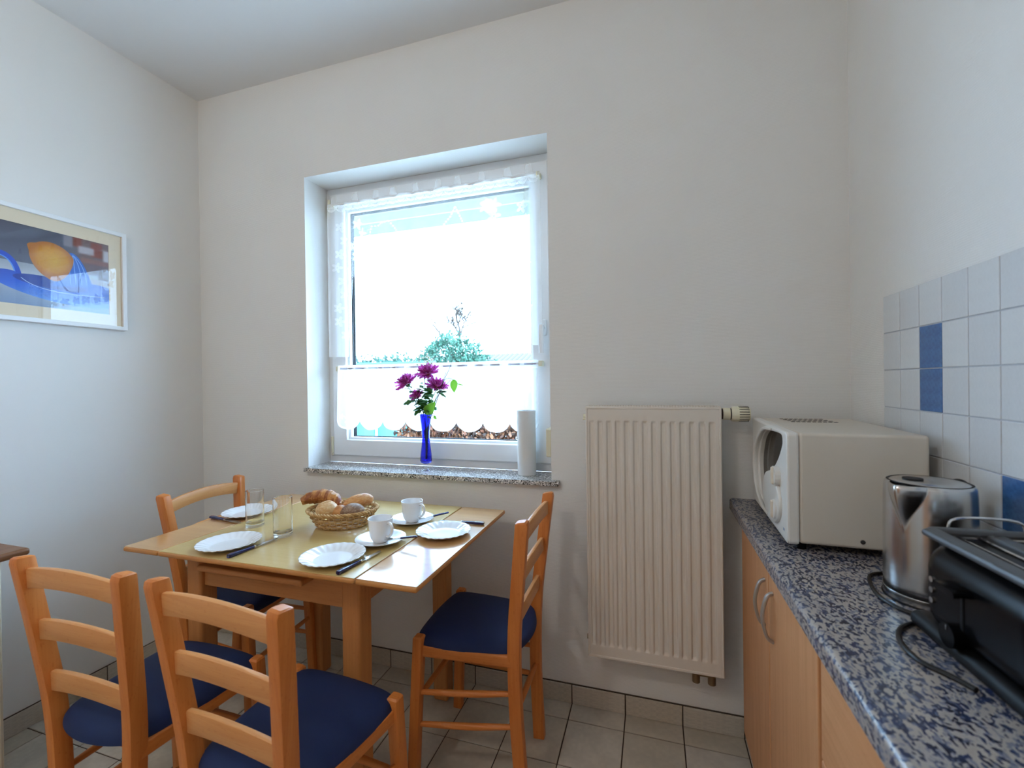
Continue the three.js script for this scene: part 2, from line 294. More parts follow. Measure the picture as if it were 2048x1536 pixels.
// ---------------------------------------------------------------- outdoors
struct('bounce_ground', 'unseen ground outside the house, kept pale to bounce light indoors', 'ground', span(-40, 40, -0.6, -0.45, -45, 30), std({ map: tex(256, 256, (u, v) => { const k = 0.74 + 0.06 * noise(u, v, 8, 8, 3) + 0.05 * noise(u, v, 60, 60, 4); return [k, k * 0.985, k * 0.95]; }, { mx: 3, my: 3 }), roughness: 1 }));  // unseen ground, toned pale so it reflects light up to the ceiling
const leafGeo = (() => { const g = grid(2, 3, (u, v) => { const w = Math.sin(Math.PI * (0.08 + 0.92 * v)) * 0.5; return [(u - 0.5) * 2 * w * 0.55, v, 0.15 * Math.abs(u - 0.5) + 0.12 * v * v]; }); return g; })();
function foliage(name, parent, n, place, size, colors) {
  const m = new THREE.InstancedMesh(leafGeo, std({ color: 0xffffff, roughness: 0.7, side: THREE.DoubleSide }), n); m.name = name; m.userData.kind = 'stuff';
  const q = new THREE.Quaternion(), e = new THREE.Euler(), mat = new THREE.Matrix4(), c = new THREE.Color();
  for (let i = 0; i < n; i++) {
    const p = place(i); e.set(rr(-1.6, 1.6), rr(0, 6.28), rr(-1.2, 1.2)); const s = rr(size[0], size[1]);
    mat.compose(p, q.setFromEuler(e), V(s, s, s)); m.setMatrixAt(i, mat); c.setHex(colors[Math.floor(rnd() * colors.length)]); m.setColorAt(i, c);
  }
  parent.add(m); return m;
}
{
  const f = thing('metal_fence', 'turquoise corrugated fence panels beyond the window', 'fence', [-5.6, -0.45, -4.4]);
  const mt = std({ color: 0x3f8f92, roughness: 0.6 });
  for (let k = 0; k < 16; k++) part('panel', rspan(-0.8 + k * 0.2, -0.612 + k * 0.2, 0, 1.98, -0.07 * (k & 1), 0.03 - 0.07 * (k & 1), 0.006), mt, f);
  part('cap_rail', span(-0.85, 2.45, 1.97, 2.03, -0.05, 0.05), mt, f);
  const h = thing('beech_hedge', 'clipped beech hedge with dry brown leaves beyond the window', 'hedge', [-2.4, -0.45, -4.0]);
  const stems = []; for (let k = 0; k < 14; k++) stems.push(rod([-0.9 + k * 0.15, 0, rr(-0.1, 0.1)], [-0.95 + k * 0.155 + rr(-0.1, 0.1), 1.45, rr(-0.15, 0.15)], 0.012, 5));
  part('stems', merge(stems), std({ color: 0x5a4636, roughness: 0.9 }), h);
  foliage('leaves', h, 13000, () => { const y = rr(0.1, 1.62); return V(rr(-1.0, 1.02), y, 0.3 * Math.sin(rr(-1.57, 1.57)) + 0.05 * Math.sin(y * 9)); }, [0.055, 0.095], [0x6a3a22, 0x83502e, 0x4c2b1a, 0x7c5238, 0x3a2418]);
  const s = thing('evergreen_shrub', 'dark green shrub standing beside the brown hedge', 'shrub', [-1.05, -0.45, -4.0]);
  part('trunk', rod([0, 0, 0], [0, 0.9, 0], 0.02, 6), std({ color: 0x5a4636 }), s);
  foliage('leaves', s, 1500, () => V(rr(-0.32, 0.32), rr(0.1, 1.35), rr(-0.3, 0.3)), [0.04, 0.07], [0x1d4128, 0x163222, 0x2a5236]);
  const b = thing('ivy_bush', 'rounded ivy covered bush under a bare tree', 'bush', [-5.2, -0.45, -9.2]);
  part('trunk', rod([0, 0, 0], [0.1, 2.2, 0], 0.12, 8), std({ color: 0x5a4a3c, roughness: 1 }), b);
  foliage('leaves', b, 17000, () => { const a = rr(0, 6.283), c = rr(-1, 1), r = (0.78 + 0.22 * rnd()) * (1 + 0.1 * Math.sin(a * 3 + c * 4)), q = Math.sqrt(1 - c * c), lump = rnd() < 0.35; return lump ? V(0.8 + 0.85 * r * q * Math.cos(a), 1.45 + 0.95 * r * c, 0.8 * r * q * Math.sin(a)) : V(1.0 * r * q * Math.cos(a) + 0.05, 1.85 + 1.12 * r * c, 0.9 * r * q * Math.sin(a)); }, [0.05, 0.095], [0x28523f, 0x3a6a54, 0x1e4434, 0x527c64]);
  const t = thing('bare_tree', 'leafless tree with twisted branches behind the ivy bush', 'tree', [-5.3, -0.45, -9.9]);
  const br = [], grow = (p, d, len, r, k) => { const q = p.clone().addScaledVector(d, len), mid = p.clone().lerp(q, 0.5).add(V(rr(-1, 1), rr(-1, 1), rr(-1, 1)).multiplyScalar(len * 0.12)); br.push(sweep([p, mid, q], csec(r * 0.9 + 0.005, 5), { scale: (u) => 1 - 0.35 * u })); if (k) for (let i = 0; i < 3; i++) grow(q, d.clone().add(V(rr(-0.9, 0.9), rr(-0.35, 0.8), rr(-0.9, 0.9))).normalize(), len * rr(0.55, 0.85), r * 0.62, k - 1); };
  grow(V(0, 0, 0), V(0.03, 1, 0), 2.6, 0.07, 0); grow(V(0.06, 2.5, 0), V(0.1, 1, 0), 0.5, 0.05, 5); grow(V(0, 2.3, 0), V(-0.5, 0.8, 0), 0.55, 0.035, 3);
  part('branches', merge(br), std({ color: 0x463b34, roughness: 1 }), t);
  const g = thing('garden_shed', 'low building with a ribbed tile roof in the distance', 'shed', [-5.4, -0.45, -14.5]);
  part('wall', span(-2.2, 3.2, 0, 2.3, -1.5, 0), std({ color: 0xcfc6bd, roughness: 0.9 }), g);
  const tm = std({ color: 0x443833, roughness: 0.8 });
  for (let k = 0; k < 28; k++) part('roof_tile', sweep([V(-2.4 + k * 0.205, 2.3, 0.25), V(-2.4 + k * 0.205, 2.85, -1.5)], csec(0.11, 8, 0.05)), tm, g);
  for (const [x, z, h2, w] of [[-10.3, -15, 3.15, 1.3], [-12.3, -16, 3.3, 1.5], [-9.3, -18, 3.5, 1.0], [-14, -16, 3.2, 1.4]]) {
    const d = thing('distant_tree', 'small pale green tree on the horizon left of the ivy bush', 'tree', [x, -0.45, z], 0, 'trees on the horizon');
    part('trunk', rod([0, 0, 0], [0, h2 * 0.6, 0], 0.08, 6), std({ color: 0x6b5a50 }), d);
    foliage('leaves', d, 700, () => { const a = rr(0, 6.283), r = Math.sqrt(rnd()); return V(w * r * Math.cos(a), h2 * (0.55 + 0.42 * rnd() * (1 - 0.4 * r)), w * r * Math.sin(a)); }, [0.12, 0.24], [0x234a3c, 0x355c4a, 0x1c3e32]);
  }
}

// ---------------------------------------------------------------- lace curtains
const lace = (alpha) => phy({ color: 0xffffff, roughness: 1, transmission: 0.5, thickness: 0, alphaMap: alpha, transparent: true, side: THREE.DoubleSide });
function flower(c, x, y, r, a) { c.fillStyle = `rgba(255,255,255,${a})`; for (let k = 0; k < 5; k++) { const t = k * 1.2566; c.beginPath(); c.ellipse(x + 0.6 * r * Math.cos(t), y + 0.6 * r * Math.sin(t), r * 0.5, r * 0.3, t, 0, 7); c.fill(); } }
{
  const X0 = -1.497, X1 = -0.437, Y0 = 1.36, Y1 = 2.16, W = 1060, H = 800;             // one canvas pixel per millimetre
  const alpha = canvasTex(W, H, (c) => {
    c.fillStyle = '#000'; c.fillRect(0, 0, W, H);
    const X = (x) => (x - X0) * 1000, Y = (y) => (Y1 - y) * 1000;
    c.fillStyle = 'rgb(62,62,62)';                                                         // sheer net: valance and two side lengths
    c.beginPath(); c.moveTo(0, Y(2.115)); c.lineTo(W, Y(2.115)); c.lineTo(W, Y(1.40)); c.quadraticCurveTo(X(-0.5), Y(1.38), X(-0.53), Y(1.50)); c.lineTo(X(-0.56), Y(1.76));
    for (let k = 0; k < 8; k++) { const xa = lerp(X(-0.56), X(-1.36), k / 8), xb = lerp(X(-0.56), X(-1.36), (k + 1) / 8); c.quadraticCurveTo((xa + xb) / 2, Y(1.72), xb, Y(1.755)); }
    c.lineTo(X(-1.385), Y(1.5)); c.quadraticCurveTo(X(-1.39), Y(1.38), X(-1.41), Y(1.372)); c.lineTo(0, Y(1.378)); c.closePath(); c.fill();
    c.fillStyle = 'rgb(105,105,105)'; c.fillRect(0, Y(2.115), 100, 740); c.fillRect(W - 70, Y(2.115), 70, 720);
    for (let k = 0; k < 10; k++) { const x = 40 + k * 108 + (k % 3) * 8; c.fillStyle = 'rgb(75,75,75)'; c.beginPath(); c.moveTo(x - 24, Y(2.10)); c.quadraticCurveTo(x - 14, Y(2.13), x - 13, Y(2.148)); c.lineTo(x + 11, Y(2.152)); c.quadraticCurveTo(x + 14, Y(2.13), x + 24, Y(2.10)); c.fill(); }
    c.fillStyle = 'rgb(200,200,200)'; c.fillRect(0, Y(2.114), W, 10);
    for (let k = 0; k < 22; k++) { const x = 24 + k * 48; c.fillStyle = 'rgb(190,190,190)'; c.beginPath(); c.arc(x, Y(2.094), 22, 0, 3.15); c.fill(); c.fillRect(x - 24, Y(2.112), 48, 18); c.fillStyle = 'rgb(20,20,20)'; for (let m = 0; m < 5; m++) { c.beginPath(); c.arc(x - 16 + m * 8, Y(2.092) + 5 * Math.sin(m * 0.8), 2.6, 0, 7); c.fill(); } c.fillRect(x - 20, Y(2.103), 15, 3); c.fillRect(x + 5, Y(2.103), 15, 3); }
    c.strokeStyle = 'rgb(190,190,190)'; c.lineWidth = 7; c.setLineDash([9, 5]);
    const zig = [[-1.31, 1.76], [-1.25, 1.98], [-1.16, 2.0], [-1.02, 1.82], [-0.93, 1.84], [-0.82, 2.02], [-0.73, 1.83], [-0.70, 1.76]];
    c.beginPath(); zig.forEach((p, i) => i ? c.lineTo(X(p[0]), Y(p[1])) : c.moveTo(X(p[0]), Y(p[1]))); c.stroke(); c.setLineDash([]);
    for (let k = 0; k < 8; k++) flower(c, X(-1.31 + k * 0.1), Y(1.775), 26, 0.5);
    for (let k = 0; k < 9; k++) { flower(c, X(-0.52 + 0.012 * Math.sin(k * 2.1)), Y(1.98 - k * 0.06), 27, 0.6); flower(c, X(-0.66 + 0.02 * Math.sin(k)), Y(2.0 - k * 0.045 * (k < 4)), 30, 0.3); }
    for (let k = 0; k < 9; k++) flower(c, X(-1.43 + 0.02 * Math.sin(k * 1.7)), Y(2.0 - k * 0.065), 24, 0.2);
    for (let k = 0; k < 5; k++) flower(c, X(-1.33 + 0.03 * Math.sin(k * 2)), Y(2.0 - k * 0.05), 26, 0.4);
  }, false);
  const cu = thing('lace_curtain', 'sheer white lace curtain gathered on the upper window rod', 'curtain', [0, 0, 0]);
  part('cloth', grid(120, 24, (u, v) => { const y = lerp(Y0, Y1, v), edge = (v < 0.9 ? 1 : 0.3); return [lerp(X0, X1, u) + 0.012 * (1 - v) * Math.sin(u * 9), y, -0.098 + edge * (0.006 * Math.sin(u * 68) + 0.005 * Math.sin(u * 31 + 2) + 0.004 * Math.sin(u * 140))]; }), lace(alpha), cu);
  part('rod', rod([-1.47, 2.107, -0.104], [-0.445, 2.107, -0.104], 0.0045), M.pvc, cu);
  for (const x of [-1.47, -0.446]) part('rod_hook', rspan(x - 0.008, x + 0.008, 2.097, 2.117, -0.137, -0.098, 0.003), M.ivory, cu);
}
{
  const X0 = -1.45, X1 = -0.455, Y0 = 1.02, Y1 = 1.335, W = 1000, H = 316;
  const alpha = canvasTex(W, H, (c) => {
    c.fillStyle = '#000'; c.fillRect(0, 0, W, H); const n = 8;
    c.fillStyle = 'rgb(150,150,150)'; c.beginPath(); c.moveTo(0, 10); c.lineTo(W, 10); c.lineTo(W, 250);
    for (let k = 0; k < n; k++) { const xa = W - k * W / n, xb = W - (k + 1) * W / n; c.quadraticCurveTo(xa - 8, 304, (xa + xb) / 2, 306); c.quadraticCurveTo(xb + 8, 304, xb, 250); }
    c.closePath(); c.fill();
    c.strokeStyle = 'rgb(225,225,225)'; c.lineWidth = 9; c.stroke();
    for (let k = 0; k < n; k++) { const x = (k + 0.5) * W / n; flower(c, x, 265, 22, 0.55); flower(c, x - 34, 248, 14, 0.4); flower(c, x + 34, 248, 14, 0.4); }
    c.fillStyle = 'rgb(225,225,225)'; c.fillRect(0, 2, W, 34);
    c.fillStyle = '#000'; for (let k = 0; k < 13; k++) c.fillRect(16 + k * 77 + (k % 2) * 6, 13, 36 + (k % 3) * 7, 9);
  }, false);
  const cu = thing('cafe_curtain', 'short white scalloped lace curtain across the lower window half', 'curtain', [0, 0, 0]);
  part('cloth', grid(120, 10, (u, v) => [lerp(X0, X1, u) - 0.01 * (1 - v) * (1 - u), lerp(Y0, Y1, v), -0.099 + (v < 0.92 ? 1 : 0.2) * (0.005 * Math.sin(u * 75) + 0.004 * Math.sin(u * 37 + 1))]), lace(alpha), cu);
  part('rod', rod([-1.452, 1.318, -0.107], [-0.447, 1.318, -0.107], 0.0055), std({ color: 0xb9b9c8, roughness: 0.4 }), cu);
  for (const x of [-1.455, -0.446]) part('rod_hook', rspan(x - 0.009, x + 0.009, 1.306, 1.33, -0.137, -0.1, 0.003), M.ivory, cu);
}

// ---------------------------------------------------------------- radiator
{
  const r = thing('radiator', 'cream ribbed panel radiator on the wall beside the window', 'radiator', [-0.0087, 0.2513, 0]);
  const w = 0.448, h = 0.9, n = 14, pit = 0.0305, x0 = -n * pit / 2;
  const prof = (x, y) => { const k = (x - x0) / pit, f = k - Math.floor(k), inY = sm(0.042, 0.054, y) * (1 - sm(h - 0.06, h - 0.048, y)), on = k > 0 && k < n ? 1 : 0; return -0.0075 * on * inY * sm(0.02, 0.2, f) * (1 - sm(0.5, 0.72, f)); };
  const ys = [0.008, 0.03, 0.042, 0.046, 0.05, 0.054, 0.07, 0.45, h - 0.07, h - 0.06, h - 0.056, h - 0.052, h - 0.048, h - 0.03, h - 0.008];
  part('front_panel', grid(n * 18, ys.length - 1, (u, v) => { const y = ys[Math.round(v * (ys.length - 1))], x = lerp(-w / 2 + 0.008, w / 2 - 0.008, u); return [x, y, 0.098 + prof(x, y)]; }), M.radiator, r);
  part('water_panel', rspan(-w / 2 + 0.012, w / 2 - 0.012, 0.015, h - 0.015, 0.036, 0.088, 0.004), M.radiator, r);
  for (const s of [-1, 1]) part('side_cover', rspan(s * w / 2 - 0.008 * (s > 0), s * w / 2 + 0.008 * (s < 0), 0, h, 0.034, 0.1, 0.003), M.radiator, r);
  part('bottom_edge', rspan(-w / 2 + 0.004, w / 2 - 0.004, 0, 0.01, 0.08, 0.1, 0.003), M.radiator, r);
  part('top_edge', rspan(-w / 2 + 0.004, w / 2 - 0.004, h - 0.01, h, 0.085, 0.1, 0.003), M.radiator, r);
  const sl = []; for (let k = 0; k < 46; k++) sl.push(span(-w / 2 + 0.012 + k * 0.0093, -w / 2 + 0.0165 + k * 0.0093, h - 0.004, h, 0.038, 0.086));
  part('top_grille', merge(sl), M.radiator, r).userData.kind = 'stuff';
  part('grille_frame', rspan(-w / 2 + 0.006, w / 2 - 0.006, h - 0.006, h + 0.001, 0.034, 0.04, 0.001), M.radiator, r);
  part('vent_plug', merge([rod([-w / 2 - 0.012, 0.862, 0.06], [-w / 2, 0.862, 0.06], 0.008), rod([-w / 2 - 0.014, 0.852, 0.062], [-w / 2 - 0.004, 0.852, 0.062], 0.005)]), M.ivory, r);
  part('lower_plug', rod([-w / 2 - 0.008, 0.05, 0.06], [-w / 2, 0.05, 0.06], 0.009), M.brass, r);
  const v = part('valve_body', merge([rod([w / 2, 0.874, 0.062], [w / 2 + 0.012, 0.874, 0.062], 0.018, 16)]), M.radDark, r);
  const th = part('thermostat', rod([w / 2 + 0.008, 0.874, 0.062], [w / 2 + 0.03, 0.874, 0.062], 0.02, 20), M.ivory, r);
  part('thermostat_ring', rod([w / 2 + 0.03, 0.874, 0.062], [w / 2 + 0.034, 0.874, 0.062], 0.019, 20), M.radDark, th);
  part('thermostat_knob', sweep([V(w / 2 + 0.034, 0.874, 0.062), V(w / 2 + 0.04, 0.874, 0.062), V(w / 2 + 0.083, 0.874, 0.062), V(w / 2 + 0.09, 0.874, 0.062)], csec(0.0255, 28), { scale: (u, i) => [0.92, 1, 0.94, 0.82][i] }), M.ivory, th);
  for (let k = 0; k < 18; k++) { const a = k / 18 * 6.283; part('grip_slot', rod([w / 2 + 0.056, 0.874 + 0.0243 * Math.sin(a), 0.062 + 0.0243 * Math.cos(a)], [w / 2 + 0.086, 0.874 + 0.0236 * Math.sin(a), 0.062 + 0.0236 * Math.cos(a)], 0.0016, 5), M.radDark, th); }
  part('pipe_connector', merge([rod([w / 2 - 0.085, 0.01, 0.06], [w / 2 - 0.085, -0.048, 0.06], 0.013, 12), rod([w / 2 - 0.035, 0.01, 0.06], [w / 2 - 0.035, -0.048, 0.06], 0.013, 12), span(w / 2 - 0.096, w / 2 - 0.024, -0.022, -0.008, 0.05, 0.07), rod([w / 2 - 0.085, -0.024, 0.06], [w / 2 - 0.085, -0.024, 0.0], 0.008, 10), rod([w / 2 - 0.035, -0.024, 0.06], [w / 2 - 0.035, -0.024, 0.0], 0.008, 10)]), M.brass, r);
  for (const y of [0.12, 0.78]) for (const x of [-0.15, 0.15]) part('wall_bracket', span(x - 0.015, x + 0.015, y - 0.03, y + 0.03, 0, 0.037), M.radiator, r);
}

// ---------------------------------------------------------------- picture on the left wall
{
  const y0 = 1.4885, y1 = 1.91, z0 = 0.35, z1 = 0.975, pw = z1 - z0, ph = y1 - y0;
  const p = thing('picture_frame', 'white framed picture of a lemon on a blue juicer', 'picture', [XL, y0, z0]);
  // local drawing: width along z; built in xy and turned so that it faces the room, right edge nearest the window wall
  const turn = (g) => g.rotateY(Math.PI / 2).translate(0, 0, pw);
  part('frame', turn(holed(rectPts(0, 0, pw, ph), rectPts(0.017, 0.017, pw - 0.017, ph - 0.017), 0.022, 0.002)), std({ color: 0xf3f5f6, roughness: 0.4 }), p);
  part('mount', turn(holed(rectPts(0.012, 0.012, pw - 0.012, ph - 0.012), rectPts(0.063, 0.062, pw - 0.063, ph - 0.066), 0.003).translate(0, 0, 0.010)), std({ color: 0xeadac0, roughness: 0.9 }), p);
  const art = canvasTex(1024, 600, (c, W, H) => {
    const px = (z) => (1 - (z - 0.413) / (0.912 - 0.413)) * W, py = (y) => (1 - (y - 1.5505) / (1.844 - 1.5505)) * H;
    let g = c.createLinearGradient(0, 0, 0, H); g.addColorStop(0, '#4d4f60'); g.addColorStop(0.45, '#5d6072'); g.addColorStop(1, '#6a6a78'); c.fillStyle = g; c.fillRect(0, 0, W, H);
    g = c.createLinearGradient(px(0.56), 0, px(0.5), 0); g.addColorStop(0, 'rgba(120,100,105,0)'); g.addColorStop(1, 'rgba(112,84,84,1)'); c.fillStyle = g; c.fillRect(px(0.56), 0, W, H * 0.6);
    c.filter = 'blur(7px)';
    for (const [z, y, w, h, col] of [[0.52, 1.83, 60, 90, '#7a2f1c'], [0.455, 1.81, 80, 120, '#80301c'], [0.49, 1.80, 110, 60, '#b7adb4'], [0.42, 1.79, 50, 110, '#c7c4cc'], [0.55, 1.83, 60, 120, '#8d8994'], [0.46, 1.76, 200, 40, '#8a5a50']]) { c.fillStyle = col; c.fillRect(px(z) - w / 2, py(y) - h / 2, w, h); }
    c.filter = 'none';
    g = c.createLinearGradient(0, py(1.71), 0, H); g.addColorStop(0, '#9aa0ad'); g.addColorStop(0.3, '#c2c6cc'); g.addColorStop(1, '#7f95b5'); c.fillStyle = g; c.fillRect(0, py(1.705), px(0.45), H);
    g = c.createLinearGradient(0, py(1.68), 0, H); g.addColorStop(0, '#a9a4ad'); g.addColorStop(1, '#86a6d0'); c.fillStyle = g; c.fillRect(px(0.55), py(1.69), W, H);
    c.strokeStyle = '#1f4fc4'; c.lineWidth = 34; c.beginPath(); c.moveTo(px(0.692), py(1.635)); c.bezierCurveTo(px(0.70), py(1.70), px(0.72), py(1.732), px(0.76), py(1.728)); c.bezierCurveTo(px(0.81), py(1.724), px(0.84), py(1.69), px(0.825), py(1.625)); c.stroke();
    c.strokeStyle = '#5f9be8'; c.lineWidth = 8; c.beginPath(); c.moveTo(px(0.703), py(1.65)); c.bezierCurveTo(px(0.71), py(1.70), px(0.728), py(1.722), px(0.76), py(1.719)); c.bezierCurveTo(px(0.80), py(1.716), px(0.825), py(1.69), px(0.815), py(1.64)); c.stroke();
    g = c.createLinearGradient(0, py(1.70), 0, py(1.56)); g.addColorStop(0, '#1d47b8'); g.addColorStop(0.5, '#2a63d4'); g.addColorStop(1, '#6ea6ea'); c.fillStyle = g;
    c.beginPath(); c.moveTo(px(0.80), py(1.655)); c.bezierCurveTo(px(0.74), py(1.60), px(0.62), py(1.565), px(0.46), py(1.568)); c.lineTo(W, py(1.575)); c.lineTo(W, py(1.66)); c.bezierCurveTo(px(0.5), py(1.69), px(0.62), py(1.62), px(0.70), py(1.665)); c.bezierCurveTo(px(0.73), py(1.68), px(0.77), py(1.66), px(0.80), py(1.655)); c.fill();
    c.fillStyle = '#173a9c'; c.beginPath(); c.ellipse(px(0.6), py(1.645), 230, 44, 0.06, 0, 7); c.fill();
    c.fillStyle = '#2b67c8'; c.beginPath(); c.moveTo(px(0.60), py(1.635)); c.quadraticCurveTo(px(0.56), py(1.80), px(0.53), py(1.775)); c.quadraticCurveTo(px(0.50), py(1.76), px(0.47), py(1.655)); c.closePath(); c.fill();
    c.strokeStyle = '#7fb2ef'; c.lineWidth = 5; for (const k of [0.55, 0.532, 0.512, 0.495]) { c.beginPath(); c.moveTo(px(0.535), py(1.77)); c.quadraticCurveTo(px(k), py(1.74), px(k - 0.006), py(1.655)); c.stroke(); }
    c.strokeStyle = '#c9dff8'; c.lineWidth = 4; c.beginPath(); c.moveTo(px(0.69), py(1.65)); c.bezierCurveTo(px(0.64), py(1.60), px(0.52), py(1.615), px(0.43), py(1.62)); c.stroke();
    g = c.createRadialGradient(px(0.59), py(1.735), 10, px(0.60), py(1.735), 130); g.addColorStop(0, '#dba42f'); g.addColorStop(0.7, '#d18e22'); g.addColorStop(1, '#b86c1c'); c.fillStyle = g;
    c.beginPath(); c.moveTo(px(0.672), py(1.775)); c.bezierCurveTo(px(0.665), py(1.79), px(0.65), py(1.783), px(0.64), py(1.793)); c.bezierCurveTo(px(0.60), py(1.815), px(0.55), py(1.79), px(0.533), py(1.755)); c.bezierCurveTo(px(0.53), py(1.72), px(0.56), py(1.66), px(0.59), py(1.655)); c.bezierCurveTo(px(0.62), py(1.655), px(0.668), py(1.70), px(0.667), py(1.755)); c.closePath(); c.fill();
    for (let k = 0; k < 260; k++) { const a = rr(0, 6.28), r = Math.sqrt(rnd()); c.fillStyle = rnd() < 0.5 ? 'rgba(235,190,80,0.5)' : 'rgba(160,95,20,0.35)'; c.fillRect(px(0.6 + 0.05 * r * Math.cos(a)), py(1.73 + 0.055 * r * Math.sin(a)), 3, 3); }
    for (let k = 0; k < 420; k++) { c.fillStyle = rnd() < 0.5 ? 'rgba(20,50,150,0.5)' : 'rgba(140,190,245,0.4)'; const z = rr(0.42, 0.67); c.fillRect(px(z), py(1.605 + rr(-0.015, 0.02) + 0.05 * Math.max(0, z - 0.58)), rr(2, 7), rr(2, 5)); }
  });
  part('print', turn(new THREE.PlaneGeometry(0.499, 0.2935).translate(pw / 2, 0.062 + 0.2935 / 2, 0.0108)), std({ map: art, roughness: 0.6 }), p);
  part('backing', turn(holed(rectPts(0.01, 0.01, pw - 0.01, ph - 0.01), null, 0.008)), M.cream, p);
  part('glass', turn(new THREE.PlaneGeometry(pw - 0.03, ph - 0.03).translate(pw / 2, ph / 2, 0.0165)), M.pane, p);
}

// ---------------------------------------------------------------- dining table
{
  const z0 = 0.078, z1 = 0.758, t = thing('dining_table', 'light wooden extending dining table laid for breakfast', 'table', [-1.06, 0, 0.42]);
  const L = (x0, x1, y0, y1, za, zb, r) => rspan(x0 + 1.06, x1 + 1.06, y0, y1, za - 0.42, zb - 0.42, r);
  const slab = (name, xa, xb, top, edge, lab) => {
    const m = part(name, grain(L(xa, xb, 0.7345, 0.7485, z0, z1, 0.006), 'z', rnd(), rnd()), edge, t, null, lab);
    part('veneer', grain(L(xa + 0.002, xb - 0.002, 0.744, 0.75, z0 + 0.004, z1 - 0.004, 0.0012), 'x', rnd(), rnd()), top, m); return m;
  };
  slab('table_top', -1.4205, -0.7262, M.tableMain, M.tableEdge);
  slab('leaf', -1.5699, -1.4215, M.tableLeaf, M.tableEdge); slab('leaf', -0.7242, -0.5478, M.tableLeaf, M.tableEdge);
  const legs = [[-1.392, 0.11], [-0.806, 0.11], [-1.392, 0.641], [-0.806, 0.641]];
  for (const [x, z] of legs) part('leg', grain(L(x - 0.03, x + 0.03, 0, 0.734, z - 0.03, z + 0.03, 0.009), 'y', rnd(), rnd()), M.tableFrame, t);
  for (const z of [0.11, 0.645]) part('apron', grain(L(-1.37, -0.83, 0.612, 0.734, z - 0.011, z + 0.011, 0.002), 'x', rnd(), rnd()), M.tableFrame, t);
  for (const x of [-1.392, -0.806]) part('apron', grain(L(x - 0.011, x + 0.011, 0.612, 0.734, 0.14, 0.63, 0.002), 'z', rnd(), rnd()), M.tableFrame, t);
  part('pull_out_board', grain(L(-1.335, -0.94, 0.678, 0.696, 0.55, 0.705, 0.006), 'x', 0.2, 0.4), M.tableFrame, t);
  for (const z of [0.2, 0.56]) part('leaf_runner', grain(L(-1.5, -0.6, 0.704, 0.7345, z - 0.012, z + 0.012, 0.002), 'x', 0.3, 0.1), M.tableFrame, t);
}

